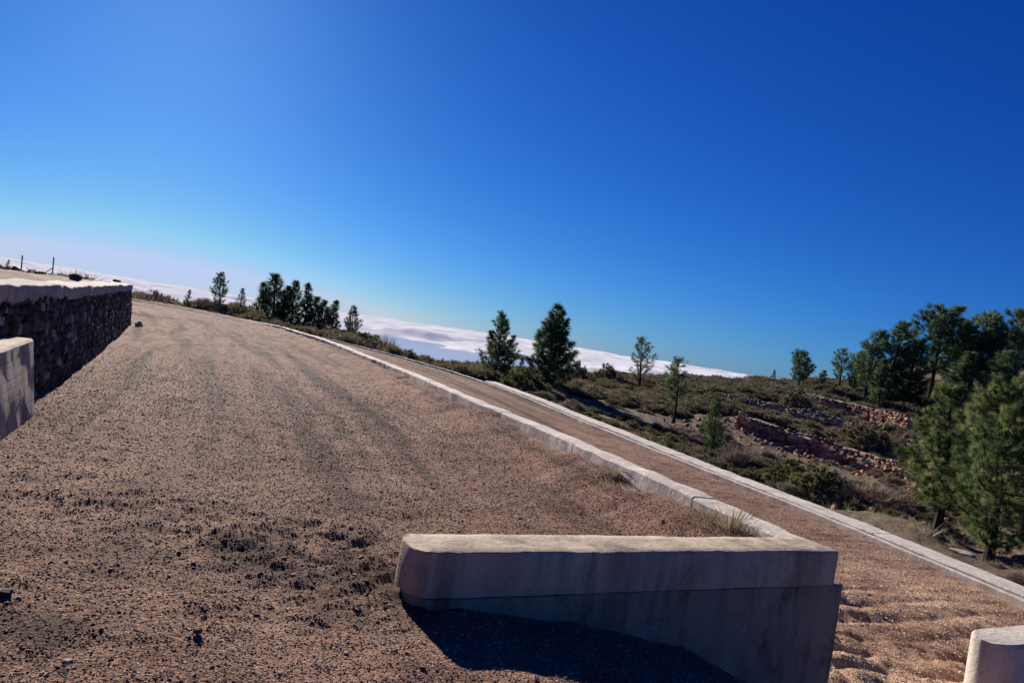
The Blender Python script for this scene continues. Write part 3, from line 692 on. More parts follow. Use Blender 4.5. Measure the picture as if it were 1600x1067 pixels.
# ---------------------------------------------------------------- pines
def tube(pts, rad, k=6):
    pts = np.array(pts, float); n = len(pts); T = np.gradient(pts, axis=0); T /= np.linalg.norm(T, axis=1)[:, None]
    ref = np.array([.3, .9, .1]); A = np.cross(T, ref); A /= np.linalg.norm(A, axis=1)[:, None]; B = np.cross(T, A)
    a = np.arange(k) * 2 * np.pi / k; rad = np.broadcast_to(rad, n)
    V = pts[:, None] + rad[:, None, None] * (np.cos(a)[None, :, None] * A[:, None] + np.sin(a)[None, :, None] * B[:, None])
    i = np.arange(n - 1)[:, None] * k; j = np.arange(k)[None]; j2 = (j + 1) % k
    return V.reshape(-1, 3), [np.stack([(i + j).ravel(), (i + j2).ravel(), (i + k + j2).ravel(), (i + k + j).ravel()], 1), np.arange(k)[None, ::-1], ((n - 1) * k + np.arange(k))[None]]
def blades(C, D, ln, wd_, nb, spread, r, tone):
    """needle tufts: C centres, D directions, nb blades each"""
    n = len(C); d = D[:, None] + spread * r.normal(size=(n, nb, 3)); d /= np.linalg.norm(d, axis=2)[:, :, None]
    l = ln * r.uniform(.6, 1.15, (n, nb, 1)); s = np.cross(d, r.normal(size=(n, nb, 3))); s /= np.linalg.norm(s, axis=2)[:, :, None] + 1e-9
    b = C[:, None] + .1 * ln * r.normal(size=(n, nb, 3)); w = wd_ * r.uniform(.7, 1.3, (n, nb, 1))
    V = np.stack([b - s * w, b + s * w, b + d * l + s * w * .25 - np.array([0, 0, .12]) * l], 2).reshape(-1, 3)
    return V, np.arange(len(V)).reshape(-1, 3), np.repeat(np.clip(tone, 0, 1), nb * 3)
def pine(seed, H=6.0, hw=.24, taper=1.0, start=.12, dens=1.0, nb=10, gaps=.1, ln=.26, wdt=.012, lean=0, flat=0, asym=0, tuft=1.0, crownpow=.8):
    """unit tree of height H; hw = crown half width / H"""
    r = np.random.default_rng(seed)
    bend = lambda t: np.array([.05 * H * math.sin(t * 2.6 + seed) * t + lean * H * t * t, .03 * H * math.sin(t * 3.1 + seed * 2) * t, 0])
    tp = [bend(t) + [0, 0, H * t - .25 * (t == 0)] for t in np.linspace(0, 1, 14)]
    parts = [tube(tp, np.linspace(.026 * H, .003 * H, 14) * (1 + .5 * np.exp(-np.linspace(0, 1, 14) * 14)), 8)]
    C = []; D = []; Tn = []
    t = start; 
    while t < .985:
        L = hw * H * ((1 - (t - start) / (1 - start)) ** crownpow * .93 + .07)
        if t < start + .18: L *= .55 + .45 * (t - start) / .18
        nbr = int(r.integers(4, 7)); a0 = r.uniform(0, 6.28)
        for k in range(nbr):
            if r.random() < gaps: continue
            a = a0 + k * 6.283 / nbr + r.normal() * .35; l = L * r.uniform(.6, 1.2) * (1 + asym * math.cos(a)); 
            up = (.2 + .75 * t - flat) ; o0 = np.array(tp[0]) * 0 + bend(t) + [0, 0, H * t]
            dr = np.array([math.cos(a), math.sin(a), 0])
            pts = [o0 + dr * l * q + np.array([0, 0, l * (up * q * .55 + .35 * q * q - .16 * math.sin(q * 3.1))]) for q in np.linspace(0, 1, 6)]
            parts.append(tube(pts, np.linspace(.0075 * H * (1.15 - t), .0015 * H, 6), 4))
            m = max(3, int(l / H * 85 * dens)); q = r.beta(1.7, 1.0, m); q = np.clip(q * 1.02, .18, 1.0)
            pp = np.array([[np.interp(v, np.linspace(0, 1, 6), np.array(pts)[:, c]) for c in range(3)] for v in q])
            side = r.normal(size=(m, 3)) * np.array([1, 1, .55]) * (l * .17 * (1.25 - q))[:, None]
            C.append(pp + side); dd = dr * .8 + side / (l * .2 + .01) * .45 + np.array([0, 0, .55]); dd = dd / (np.linalg.norm(dd, axis=1)[:, None] + 1e-9); D.append(dd)
            Tn.append(np.clip(.42 + .22 * r.normal() + .2 * r.normal(size=m), 0, .95) + (r.random(m) < .02) * .5)
        t += (.052 - .016 * t) * r.uniform(.8, 1.2)
    m = 14; q = r.uniform(.9, 1.0, m); C.append(np.array([bend(v) + [0, 0, H * v] for v in q])); D.append(np.tile([0, 0, 1.], (m, 1)) + r.normal(size=(m, 3)) * .3); Tn.append(np.full(m, .5))
    C = np.concatenate(C); D = np.concatenate(D); Tn = np.concatenate(Tn)
    V, Fc, tone = blades(C, D, ln * tuft * H / 6, wdt * H / 6, nb, .42, r, Tn)
    V2, F2 = merge(parts)
    # the slim leader reaches exactly H
    return mesh_np('crown', V, Fc, False, tone), mesh_np('trunk', V2, F2, True)
def place_tree(name, protos, px, ybase, ytip, Y, label, group=None, mat='needle', rot=None, wscale=1.0, tipx=None, H0=6.0):
    b = at_y(px, ybase, Y); g = ground_at(b[0], b[1]); tip = at_y(px if tipx is None else tipx, ytip, Y)
    H = tip[2] - g
    e = empty(name, (b[0], b[1], g), label, 'tree', group)
    s = H / H0; e.scale = (s * wscale, s * wscale, s); e.rotation_euler = (rng.normal() * .03, rng.normal() * .03, rng.uniform(0, 6.28) if rot is None else rot)
    c = link('crown', protos[0], None, e); t = link('trunk', protos[1], None, e)
    return e
def proto(mat, **k):
    c, t = pine(**k); c.materials.append(MAT[mat]); t.materials.append(MAT['bark']); return c, t
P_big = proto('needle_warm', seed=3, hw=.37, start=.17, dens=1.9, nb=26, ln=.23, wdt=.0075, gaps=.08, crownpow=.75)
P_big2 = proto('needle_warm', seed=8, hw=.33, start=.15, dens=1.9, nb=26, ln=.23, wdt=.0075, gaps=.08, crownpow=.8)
FP = [proto('needle', seed=s, hw=h, start=st, dens=1.0, nb=10, ln=.42, wdt=.022, gaps=g, crownpow=cp, asym=a) for s, h, st, g, cp, a in
      ((11, .27, .2, .18, .7, 0), (12, .24, .25, .22, .65, .1), (13, .3, .3, .2, .55, 0), (14, .2, .12, .15, .9, 0), (15, .26, .22, .25, .6, -.1), (16, .17, .1, .12, .9, 0))]
P_conA = proto('needle', seed=21, hw=.34, start=.1, dens=1.6, nb=9, ln=.36, wdt=.018, gaps=.22, crownpow=1.05, asym=-.3)
P_conB = proto('needle', seed=25, hw=.36, start=.08, dens=2.0, nb=9, ln=.36, wdt=.018, gaps=.06, crownpow=1.0, asym=-.15)
P_open = proto('needle', seed=31, hw=.27, start=.25, dens=.7, nb=9, ln=.36, wdt=.018, gaps=.42, crownpow=.7)
P_thin = proto('needle', seed=35, hw=.2, start=.15, dens=.8, nb=9, ln=.4, wdt=.02, gaps=.3, crownpow=.9)

P_conC = proto('needle', seed=44, hw=.3, start=.14, dens=1.3, nb=9, ln=.34, wdt=.018, gaps=.25, crownpow=.8, lean=.03)
P_conD = proto('needle', seed=47, hw=.26, start=.2, dens=1.2, nb=9, ln=.36, wdt=.018, gaps=.3, crownpow=.65, lean=-.03)
P_open2 = proto('needle', seed=52, hw=.24, start=.35, dens=.9, nb=9, ln=.38, wdt=.018, gaps=.35, crownpow=.5)
FP2 = [proto('needle', seed=s_, hw=h_, start=st_, dens=1.0, nb=10, ln=.42, wdt=.022, gaps=g_, crownpow=c_, lean=l_) for s_, h_, st_, g_, c_, l_ in ((61, .3, .3, .25, .5, .02), (62, .22, .2, .2, .75, -.02), (63, .33, .35, .3, .45, 0), (64, .25, .15, .2, .8, .03))]
GF = 'tall pines of the wood on the right skyline'
GL = 'pines of the clump beyond the far end of the gravel'
trees = [
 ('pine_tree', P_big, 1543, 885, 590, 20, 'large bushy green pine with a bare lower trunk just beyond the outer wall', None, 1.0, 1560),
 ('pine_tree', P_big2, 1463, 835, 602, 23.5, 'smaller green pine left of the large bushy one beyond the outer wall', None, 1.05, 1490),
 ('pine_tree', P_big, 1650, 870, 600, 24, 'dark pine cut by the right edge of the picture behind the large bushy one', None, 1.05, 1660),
 ('pine_tree', P_conA, 772, 597, 487, 58, 'ragged dark pine with open branches, left of the two tall ones behind the outer kerb', None, 1.0, 785),
 ('pine_tree', P_conB, 852, 613, 477, 52, 'tallest dense dark pine behind the outer kerb at the centre', None, 1.0, 868),
 ('pine_tree', P_thin, 812, 606, 560, 56, 'short pine in the gap between the two tall dark pines', None, 1.1, 815),
 ('pine_tree', P_open, 998, 613, 528, 72, 'lone open crowned pine standing above the scrub left of the stone terraces', None, 1.15, 1006),
 ('pine_tree', P_open2, 1052, 660, 562, 45, 'thin pine with a tufted top rising from dark scrub', None, 1.0, 1062),
 ('pine_tree', P_conC, 1112, 708, 618, 37, 'small green pine at the left end of the nearest stone terrace wall', None, .8, 1119),
 ('pine_tree', P_conC, 548, 537, 478, 62, 'single slender pine at the right end of the far clump', None, .95, 556),
 ('pine_tree', P_conD, 343, 482, 427, 66, 'lone conical pine left of the far clump', None, 1.0, 349),
 ('pine_tree', P_thin, 374, 490, 451, 66, 'small sparse pine just right of the lone conical pine', None, 1.2, 378),
 ('pine_tree', FP[3], 404, 499, 442, 68, 'leftmost pine of the far clump', GL, 1.3, 410),
 ('pine_tree', FP2[1], 424, 506, 428, 70, 'tallest pine of the far clump', GL, 1.35, 428),
 ('pine_tree', FP[3], 440, 508, 447, 69, 'third pine from the left in the far clump', GL, 1.2, 446),
 ('pine_tree', FP2[3], 456, 512, 440, 70, 'pine in the middle of the far clump', GL, .95, 462),
 ('pine_tree', FP[5], 474, 516, 443, 68, 'narrow topped pine right of the middle of the far clump', GL, 1.1, 481),
 ('pine_tree', FP[3], 488, 520, 464, 68, 'third pine from the right in the far clump', GL, 1.5, 492),
 ('pine_tree', FP[0], 502, 524, 470, 67, 'bushy second pine from the right in the far clump', GL, 1.1, 508),
 ('pine_tree', FP[3], 518, 530, 470, 65, 'rightmost pine of the far clump', GL, 1.2, 524),
 ('pine_tree', P_thin, 294, 474, 453, 64, 'tiny pine poking out of the bushes beyond the far kerb', None, 1.3, 295),
 ('pine_tree', FP2[0], 1246, 606, 549, 92, 'round topped pine alone on the skyline left of the wood', None, 1.1, 1253),
 ('pine_tree', P_thin, 1206, 600, 578, 100, 'tiny thin pine on the bare skyline', None, 1.1, 1208),
 ('pine_tree', FP[0], 1282, 606, 578, 96, 'short pine on the skyline between the round topped one and the wood', None, 1.2, 1284),
 ('pine_tree', P_open2, 1310, 608, 546, 92, 'light pine at the left edge of the wood', GF, 1.1, 1316),
 ('pine_tree', FP[4], 1334, 612, 548, 90, 'short leaning pine near the left edge of the wood', GF, 1.0, 1338),
 ('pine_tree', FP[0], 1352, 614, 515, 86, 'second tall pine from the left in the wood', GF, 1.05, 1362),
 ('pine_tree', FP2[1], 1388, 616, 500, 84, 'pine with a rounded top in the left half of the wood', GF, 1.1, 1398),
 ('pine_tree', FP2[3], 1420, 618, 535, 82, 'lower dark pine in the gap of the wood', GF, 1.3, 1428),
 ('pine_tree', FP2[2], 1452, 616, 483, 84, 'highest broad crowned pine of the wood', GF, 1.1, 1464),
 ('pine_tree', FP[4], 1486, 618, 500, 86, 'pine close behind the highest one in the wood', GF, 1.1, 1494),
 ('pine_tree', FP2[0], 1514, 618, 490, 84, 'second highest pine of the wood, right of the highest', GF, 1.15, 1525),
 ('pine_tree', FP[0], 1548, 616, 520, 82, 'lower pine filling the right part of the wood', GF, 1.3, 1555),
 ('pine_tree', FP[2], 1582, 616, 487, 84, 'rightmost pine of the wood within the picture', GF, 1.1, 1594),
 ('pine_tree', FP[1], 1625, 622, 495, 84, 'pine of the wood cut by the right edge', GF, 1.1, 1635),
 ('pine_tree', FP[3], 1500, 625, 550, 76, 'small dark pine in front of the tall ones of the wood', GF, 1.5, 1505),
 ('pine_tree', FP[5], 1375, 622, 560, 80, 'narrow young pine before the left half of the wood', GF, 1.4, 1379),
 ('pine_tree', FP[0], 1560, 640, 548, 74, 'wide young pine before the right half of the wood', GF, 1.3, 1566),
 ('pine_tree', P_thin, 12, 424, 407, 26, 'tiny dark tree on the upper field at the far left', None, 1.3, 15),
 ('pine_tree', P_thin, 728, 592, 578, 90, 'left one of two tiny trees beyond the outer kerb before the blue sea', None, 1.6, 729),
 ('pine_tree', P_thin, 710, 588, 579, 92, 'lower one of two tiny trees beyond the outer kerb before the blue sea', None, 2.0, 710),
]
for nm, pr, px, yb, yt, Y, lab, g, ws, tx in trees:
    e = place_tree(nm, pr, (px + tx) / 2 if False else px, yb, yt, Y, lab, g, wscale=ws, tipx=tx)
    if lab.startswith('tiny dark tree on the upper'):
        b = at_y(px, 424, 21.0); e.location = (b[0], b[1], b[2]); e.scale = (.07, .07, .055)

# ---------------------------------------------------------------- scrub
def bush(seed, kind):
    """dome of twigs and small leaves about 1 m across and 0.8 m high"""
    r = np.random.default_rng(seed); parts = []
    n = 260 if kind != 'bare' else 90
    th = r.uniform(0, 6.283, n); ph = np.arccos(r.uniform(.02, 1, n)); rad = r.uniform(.45, 1, n) ** .6
    lump = 1 + .3 * noise3(np.stack([np.sin(ph) * np.cos(th), np.sin(ph) * np.sin(th), np.cos(ph)], 1) * 1.8 + seed, seed)
    D = np.stack([np.sin(ph) * np.cos(th), np.sin(ph) * np.sin(th), np.cos(ph) * .85], 1)
    C = D * (rad * lump)[:, None] * .5 + [0, 0, .02]
    tone = .45 + .22 * noise3(C * 5 + 3, seed) + .1 * r.normal(size=n)
    if kind == 'leafy': V, Fc, t = blades(C, D + [0, 0, .3], .1, .016, 11, .9, r, tone)
    elif kind == 'twiggy': V, Fc, t = blades(C * .8, D + [0, 0, .35], .19, .0055, 11, .45, r, tone)
    else:
        V, Fc, t = blades(C * .35, D + [0, 0, .5], .55, .009, 5, .3, r, tone)
    return V, Fc, t
BV = [bush(100 + i, k) for i, k in enumerate(['leafy', 'leafy', 'leafy', 'twiggy', 'twiggy', 'twiggy', 'bare'])]
def bush_cloud(name, X, Y, S, mat, kinds, seed, squash=.8, zoff=-.06):
    r = np.random.default_rng(seed); Vs = []; Fs = []; Ts = []; b = 0
    Z = terrain(X, Y)
    for i in range(len(X)):
        V, Fc, t = BV[kinds[r.integers(len(kinds))]]
        a = r.uniform(0, 6.28); c, s = math.cos(a), math.sin(a); k = S[i]
        q = V @ np.array([[c, s, 0], [-s, c, 0], [0, 0, 1]]) * np.array([k, k, k * squash * r.uniform(.8, 1.2)]) + [X[i], Y[i], Z[i] + zoff * k]
        Vs.append(q); Fs.append(Fc + b); b += len(V); Ts.append(np.clip(t + r.normal() * .17, 0, 1))
    return tag(link(name, mesh_np(name, np.concatenate(Vs), np.concatenate(Fs), False, np.concatenate(Ts)), MAT[mat]), kind='stuff')
def scatter(n, az0, az1, r0, r1, seed, dens=None):
    r = np.random.default_rng(seed); az = np.radians(r.uniform(az0, az1, n)); rr = np.sqrt(r.uniform(r0 ** 2, r1 ** 2, n))
    x = rr * np.sin(az); y = rr * np.cos(az); ub = near_on(BP, x, y)[0]; k = (ub > 1.3)
    if dens is not None: k &= r.random(n) < dens(x, y, rr, np.degrees(az))
    return x[k], y[k]

# field walls in the valley
fw = [  # pixel trace of the foot with distance, height of the wall, stone material, label
 ([(1142, 668, 47), (1200, 690, 45.5), (1260, 708, 44), (1330, 735, 42), (1420, 765, 39), (1500, 790, 37)], .85, 'redstone', 'long red brown dry stone terrace wall, lowest and nearest in the valley'),
 ([(1128, 636, 63), (1180, 650, 61), (1240, 664, 59), (1310, 684, 56)], .8, 'greystone', 'grey dry stone terrace wall in the middle, behind the lowest red one'),
 ([(1272, 640, 70), (1320, 652, 68), (1370, 664, 65), (1412, 676, 62)], 1.3, 'redstone', 'red dry stone terrace wall below the wood on the right'),
 ([(1182, 618, 84), (1225, 628, 81), (1265, 640, 78)], 1.0, 'greystone', 'highest stone terrace wall just under the bare skyline'),
 ([(1398, 700, 50), (1425, 707, 49)], 1.1, 'redstone', 'short stub of red stone wall left of the bushy green pine'),
]
wall_lines = []
for i, (tr, h, mt, lab) in enumerate(fw):
    P3 = np.array([at_y(*q) for q in tr]); P = smooth_path(P3[:, :2], .5, 2); z = terrain(P[:, 0], P[:, 1])
    wall_lines.append((P, h))
    e = empty('field_wall', (P[0, 0], P[0, 1], z[0]), lab, 'stone wall', 'dry stone terrace walls in the valley')
    jag = .18 * noise2(P[:, 0], P[:, 1], .5, i) + .1 * noise2(P[:, 0], P[:, 1], 1.7, i + 9)
    V, Fc, tn = stone_face(P, z - .15, z + h + jag, .22 if h < 1.2 else .28, 300 + i, 1, .6, 1, .8, .7)
    child('stones', mesh_np('stones', V, Fc, False, tn), MAT[mt], e)
    V, Fs = sweep(np.c_[P, z], [(-3.4, -.8), (-3.2, h - .2), (-1.9, h - .1), (-.95, h - .12), (-.5, .3), (-.2, -.6)], .1, None, 400 + i)
    child('earth_bank', mesh_np('earth_bank', V, Fs, True), MAT['soil'], e)

def d_all(x, y, r, az):
    keep = np.ones(len(x))
    for P, h in wall_lines:
        T, N = dirs(P); dx = x[:, None] - P[:, 0]; dy = y[:, None] - P[:, 1]; k = np.argmin(dx ** 2 + dy ** 2, 1); dd = np.sqrt((dx ** 2 + dy ** 2)[np.arange(len(x)), k]); u = dx[np.arange(len(x)), k] * N[k, 0] + dy[np.arange(len(x)), k] * N[k, 1]
        keep *= np.where((dd < 4.6) & (u < 0), .03, 1) * np.where((dd < 1.6) & (u >= 0), .15, 1)
    n = fbm2(x, y, .11, 3, 301)
    return keep * np.clip(.55 + .9 * n, .05, 1)
rr_ = np.random.default_rng(91); RC = []
for P, h in wall_lines:
    k = rr_.integers(0, len(P), 170); d_ = rr_.normal(size=(170, 2)) * 1.5; T_, N_ = dirs(P); RC.append(P[k] + d_ + N_[k] * .9)
RC = np.concatenate(RC + [np.stack(scatter(700, 8, 33, 24, 60, 97), 1)]); RC = RC[near_on(BP, RC[:, 0], RC[:, 1])[0] > 1]
S1 = rr_.uniform(.04, .15, len(RC)) * np.interp(np.hypot(RC[:, 0], RC[:, 1]), [15, 45], [.5, 1])
V, Fc, tn = rocks(np.c_[RC, terrain(RC[:, 0], RC[:, 1]) + S1 * .2], S1[:, None] * rr_.uniform(.7, 1.4, (len(RC), 3)), None, 1, .3, 98)
tag(link('fallen_rocks', mesh_np('fallen_rocks', V, Fc, False, tn * .7), MAT['redstone']), kind='stuff')
x, y = scatter(2100, 2, 34, 14, 75, 1, lambda x, y, r, a: d_all(x, y, r, a) * np.interp(a, [2, 16, 21, 34], [1.3, 1.3, .6, .5]) * np.interp(r, [14, 22, 75], [.5, .8, 1]))
bush_cloud('green_scrub', x, y, rng.uniform(.6, 1.7, len(x)) * np.interp(np.hypot(x, y), [15, 60], [.6, 1.1]), 'scrub_green', [0, 1, 2], 51)
x, y = scatter(4200, 0, 36, 13, 112, 2, lambda x, y, r, a: d_all(x, y, r, a) * np.interp(r, [14, 24, 75], [1, .9, 1]))
bush_cloud('brown_scrub', x, y, rng.uniform(.7, 2.0, len(x)) * np.interp(np.hypot(x, y), [15, 60, 110], [.5, 1.1, 1.4]), 'scrub', [0, 1, 3, 4], 52)
x, y = scatter(2300, 2, 36, 13, 70, 3, lambda x, y, r, a: d_all(x, y, r, a) * 1.1)
bush_cloud('grey_scrub', x, y, rng.uniform(.6, 1.6, len(x)) * np.interp(np.hypot(x, y), [15, 60], [.6, 1.1]), 'scrub_grey', [3, 4, 5], 53)
x, y = scatter(1300, -34, 3, 53, 74, 4)
bush_cloud('distant_scrub', x, y, rng.uniform(1.4, 3.0, len(x)), 'scrub', [0, 1, 3, 4], 54)
x, y = scatter(700, 14, 38, 78, 118, 5)
bush_cloud('scrub_under_the_wood', x, y, rng.uniform(1.6, 3.2, len(x)), 'scrub', [0, 2, 3], 55)
x, y = scatter(450, 3, 16, 84, 120, 6)
bush_cloud('skyline_scrub', x, y, rng.uniform(1.6, 3.0, len(x)), 'scrub', [0, 1, 2], 56)

tx, ty = scatter(1500, 12, 38, 13, 45, 119); tv, tf, tt, nb_ = [], [], [], 0
r0_ = np.random.default_rng(120)
C_ = np.c_[tx, ty, terrain(tx, ty)]; V, Fc, tn = blades(C_, np.tile([0, 0, 1.], (len(C_), 1)), .3, .006, 12, .7, r0_, r0_.random(len(C_)))
tag(link('dry_grass', mesh_np('dry_grass', V, Fc, False, tn), MAT['drygrass']), kind='stuff')
# single bushes one can pick out
bmesh_ = {}
def single(name, px, py, Y, w, h, kind, mat, label, cat='bush', group=None, z=None):
    b = at_y(px, py, Y); g = ground_at(b[0], b[1]) if z is None else z
    if (kind, mat) not in bmesh_:
        V, Fc, t = bush(500 + kind * 7, ['leafy', 'twiggy', 'bare'][kind]); me = mesh_np('bush', V, Fc, False, np.clip(t, 0, 1)); me.materials.append(MAT[mat]); bmesh_[(kind, mat)] = me
    o = link(name, bmesh_[(kind, mat)]); o.location = (b[0], b[1], g - .04 * h); o.scale = (w, w, h / .55); o.rotation_euler = (0, 0, rng.uniform(0, 6.28))
    return tag(o, label, cat, group)
singles = [
 (1352, 695, 50, 4.6, 2.0, 0, 'scrub', 'wide dark bush on the terrace between the two red stone walls'),
 (1242, 640, 64, 3.0, 2.3, 0, 'scrub', 'round dark bush at the left end of the upper red stone wall'),
 (1300, 668, 58, 2.6, 1.0, 1, 'scrub_green', 'low green bush left of the wide dark bush'),
 (1225, 775, 29, 2.2, 1.2, 0, 'scrub_green', 'green bush just beyond the outer wall below the lowest stone wall'),
 (1275, 778, 27, 2.3, 1.3, 0, 'scrub_green', 'rounded green bush near the outer wall, left of the red twiggy bush'),
 (1355, 800, 26, 2.6, 1.1, 1, 'scrub_grey', 'red brown twiggy bush before the bushy green pine'),
 (1150, 728, 33, 2.1, 1.1, 1, 'scrub_grey', 'grey twiggy bush below the small green pine'),
 (1208, 672, 51, .5, .5, 0, 'scrub_green', 'small isolated green tuft on the bare terrace strip'),
 (945, 600, 80, 3.0, 2.3, 0, 'scrub', 'dark rounded bush on the skyline left of the lone pine'),
 (895, 602, 74, 3.2, 2.4, 0, 'scrub_green', 'green rounded bush right of the tallest dark pine'),
 (600, 552, 66, 2.6, 2.2, 2, 'scrub_grey', 'leafless bush with fanned bare twigs right of the slender pine'),
 (582, 548, 64, 2.4, 1.5, 0, 'scrub_green', 'dark green bush between the slender pine and the leafless bush'),
 (620, 556, 62, .9, .8, 0, 'scrub_green', 'small dark bush at the right foot of the leafless bush'),
 (820, 615, 47, 3.0, 1.7, 0, 'scrub_green', 'dense green bush at the foot of the tall dark pines'),
]
for s in singles: single('bush', s[0], s[1], s[2], s[3], s[4], s[5], s[6], s[7])

# ---------------------------------------------------------------- dry stems and weeds
def stems(n, h, sp, seed, wd_=.004, curve=.3):
    r = np.random.default_rng(seed); V = []; Fc = []; T = []
    for i in range(n):
        a = r.uniform(0, 6.28); d = abs(r.normal()) * sp; b = np.array([math.cos(a) * d * .4, math.sin(a) * d * .4, -.02]); hh = h * r.uniform(.5, 1.1); ln = np.array([math.cos(a), math.sin(a), 0]) * d * r.uniform(.6, 1.6)
        s = np.array([-math.sin(a + .7), math.cos(a + .7), 0]) * wd_; k = len(V)
        for q in (0, .35, .7, 1): c = b + ln * q ** 1.6 + np.array([0, 0, hh * (q - curve * q * q * .4)]); V += [c - s * (1.1 - q), c + s * (1.1 - q)]
        Fc += [(k + 2 * j, k + 2 * j + 1, k + 2 * j + 3, k + 2 * j + 2) for j in range(3)]; T += [r.random()] * 8
    return mesh_np('stems', np.array(V), np.array(Fc), False, T)
def weed(px, py, z, n, h, sp, seed, label, mat='drygrass', group=None, Y=None, name='weed_clump'):
    b = at_z(px, py, z) if Y is None else at_y(px, py, Y)
    o = link(name, stems(n, h, sp, seed, (.0035 if py > 800 else .006) if Y is None else .02), MAT[mat]); o.location = b
    return tag(o, label, 'plant', group)
weed(1142, 834, .17, 320, .3, .2, 1, 'large clump of dry weeds in the corner behind the parapet')
weed(1105, 824, .16, 150, .2, .2, 2, 'lower dry tuft left of the large clump of weeds')
GK = 'weeds along the foot of the kerb wall'
for i, (px, py, n, h, lab) in enumerate([(1085, 808, 60, .16, 'first weed tuft along the kerb wall beyond the corner clump'), (968, 745, 80, .22, 'grey weeds hugging the kerb wall halfway to the centre pines'), (905, 714, 40, .15, 'small weed tuft at the kerb wall, right of the greener clump'), (782, 655, 110, .26, 'green grey weed clump against the kerb wall below the tall dark pine'), (690, 612, 80, .22, 'far weed clump at the kerb wall left of the ragged pine'), (640, 592, 60, .2, 'farthest weed clump seen at the foot of the kerb wall')]):
    weed(px, py, .17, n * 3, h * .8, .2, 20 + i, lab, 'drygrass' if i % 2 else 'scrub_grey', GK)
# stems standing on the upper field and beyond the far kerb
r_ = np.random.default_rng(3)
for i, (px, py, Y, h, lab) in enumerate([(104, 436, 22, .32, 'thin dry stems on the upper field right of the braced post'), (118, 438, 23, .4, 'taller dry stems on the upper field left of the dark stone'), (140, 440, 24, .35, 'row end of dry stems on the upper field behind the dark stone'), (50, 428, 21, .22, 'low dry stems between the two thin posts')]):
    weed(px, py, 0, 26, h, .35, 40 + i, lab, 'scrub_grey', None, Y)
for i, (px, py, h, lab) in enumerate([(214, 466, 1.7, 'leftmost tall dry stems beyond the end of the stone wall'), (232, 468, 1.5, 'second group of tall dry stems beyond the end of the stone wall'), (250, 470, 1.2, 'rightmost tall dry stems beyond the end of the stone wall')]):
    o = weed(px, py, 0, 60, h, .9, 50 + i, lab, 'scrub_grey', None, 60); o.location.z = ground_at(o.location.x, o.location.y)
weed(1446, 842, 0, 14, .6, .3, 61, 'pale dry twigs standing just beyond the outer wall', 'drygrass', None, 19.5).location.z += .05

# ---------------------------------------------------------------- small things
def stone_thing(name, loc, s, label, mat, seed, tone=.5):
    V, Fc, tn = rocks(np.zeros((1, 3)), np.array([s]), None, 2, .3, seed, np.array([tone]))
    o = link(name, mesh_np(name, V, Fc, False, tn), MAT[mat]); o.location = loc; return tag(o, label, 'stone')
q = at_y(117, 446, 15.9)
stone_thing('stone', (q[0], q[1], 1.335 + .07), (.11, .11, .09), 'dark round stone resting on the white cap of the stone wall', 'lava', 4, .5)
q = at_y(182, 441, 25); stone_thing('stone', (q[0] + .02, q[1], 1.42), (.1, .1, .05), 'small dark stone at the far end of the wall cap', 'lava', 6, .4)
q = at_z(217, 510, .03); stone_thing('stone', q, (.12, .1, .16), 'small white stone upright on the gravel by the end of the wall', 'stick', 8)
q = at_y(1487, 868, 19); stone_thing('boulder', (q[0], q[1], q[2]), (.5, .3, .2), 'flat pale boulder beyond the outer wall, left of the pine trunk', 'greystone', 9, .9)
q = at_z(310, 985, .03); stone_thing('stone', q, (.02, .018, .014), 'dark clod of gravel left of the short white stick', 'lava', 12, .5)
q = at_z(8, 925, .02); stone_thing('stone', q, (.03, .026, .016), 'dark flat stone at the lower left edge', 'lava', 13, .5)
def rod(name, pts, rad, mat, label, cat, parent=None):
    V, Fs = tube(pts, rad, 6); o = link(name, mesh_np(name, V, Fs, True), MAT[mat], parent)
    return tag(o, label, cat) if parent is None else o
a = at_z(353, 978, .035); b = at_z(359, 992, .02)
rod('stick', [a, (a + b) / 2 + [0, 0, .004], b], .006, 'stick', 'short white stick lying on the gravel in the left foreground', 'stick')
a = at_z(92, 1048, .02); b = at_z(100, 1066, .02)
rod('twig', [a, (a * .6 + b * .4) + [.02, 0, .015], b], .005, 'wire', 'thin curved twig on the gravel at the lower left', 'twig')
def thin_post(px, yb, yt, Y, label, brace=None):
    b = at_y(px, yb, Y); t = at_y(px + (2 if brace else 2), yt, Y); e = empty('wire_post', b, label, 'post')
    V, Fs = tube([np.array([0, 0, -.2]), (t - b) * .5, t - b], .018, 6); link('post', mesh_np('post', V, Fs, True), MAT['post'], e)
    if brace:
        q = at_y(brace[0], brace[1], Y) - b; V, Fs = tube([(t - b) * .42, q], .013, 5); link('brace', mesh_np('brace', V, Fs, True), MAT['post'], e)
    return e
thin_post(33, 425, 399, 21, 'thin upright post on the upper field, the left one of two')
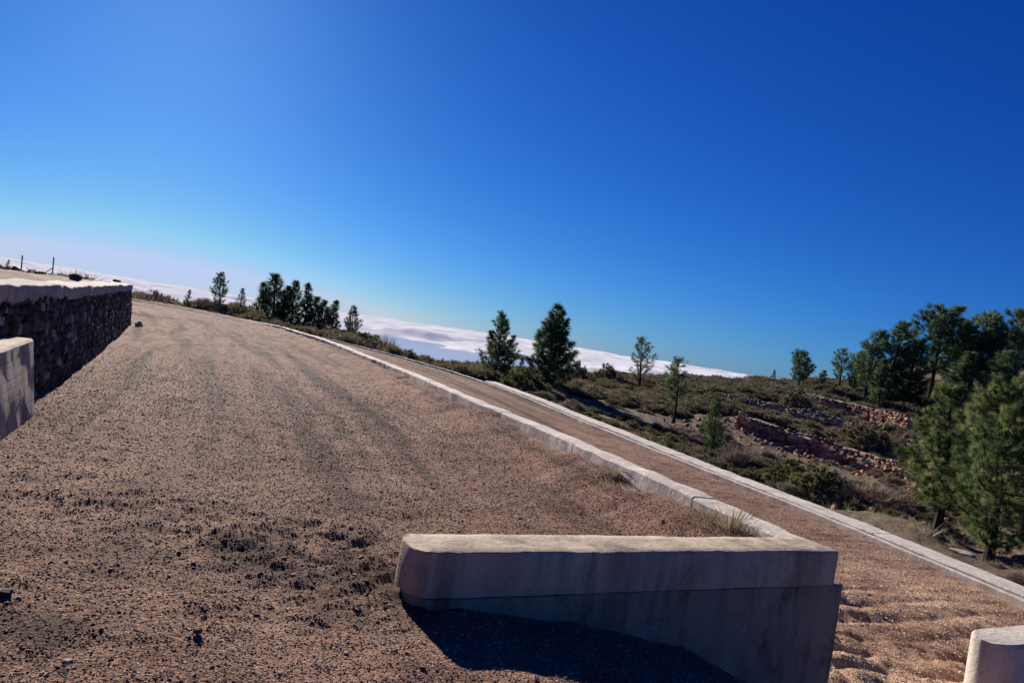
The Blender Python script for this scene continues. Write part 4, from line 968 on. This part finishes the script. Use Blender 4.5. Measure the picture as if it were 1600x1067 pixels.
thin_post(82, 430, 402, 22, 'thin post propped by a slanting brace on the upper field', (70, 427))

# loose pebbles near the camera
def pebbles():
    r = np.random.default_rng(77); n = 330000
    az = r.uniform(-42, 42, n); rr = 2.6 + (r.random(n) ** 1.25) * 20
    x = rr * np.sin(np.radians(az)); y = rr * np.cos(np.radians(az))
    z, u, s, w, t = ground_z(x, y)
    k = (near_on(BP, x, y)[0] < -.1) & (near_on(L_path, x, y)[0] > -.35) & ~((w > -.03) & (w < PT + .03) & (t > -.05) & (t < plen + .4)) & ~((u > -.38) & (u < .05) & (w > 0)) & (y < 19.9) & (r.random(n) < sstep(21, 7, np.hypot(x, y)) + .1)
    x, y, z, u, s, w, t = [v[k] for v in (x, y, z, u, s, w, t)]
    z = z + relief(x, y, u, s, w, t); n = len(x)
    sz = (.004 + .005 * r.random(n) ** 2) * np.interp(np.hypot(x, y), [3, 8, 20], [.85, 1.15, 2.0]) + .006 * (r.random(n) < .03) * r.random(n)
    S = sz[:, None] * r.uniform(.7, 1.3, (n, 3)) * [1, 1, .75]
    V, Fc, tn = rocks(np.stack([x, y, z + sz * .0], 1), S, None, 'o', .2, 78, np.clip(-.42 * damp_and_ruts(x, y, u, s, w) + .4 * sstep(-.1, .3, u) * sstep(3.2, 4.2, t + .4 * w) + r.beta(2, 2.4, n) + (r.random(n) < .012) * .5, 0, 1))
    # a few bigger stones, rounder
    m_ = r.random(n) < .0009 * np.interp(np.hypot(x, y), [3, 9, 20], [1, 1, .4]); q = m_.sum(); s2 = r.uniform(.008, .019, q)
    V2, F2, t2 = rocks(np.stack([x[m_], y[m_], z[m_] + s2 * .15], 1), s2[:, None] * r.uniform(.7, 1.3, (q, 3)) * [1, 1, .7], None, 1, .3, 79, np.clip(r.beta(2, 2.2, q), 0, 1))
    return mesh_np('loose_pebbles', np.concatenate([V, V2]), np.concatenate([Fc, F2 + len(V)]), False, np.concatenate([tn, t2]))
tag(link('loose_pebbles', pebbles(), MAT['pebble']), kind='stuff')
print('scene built')
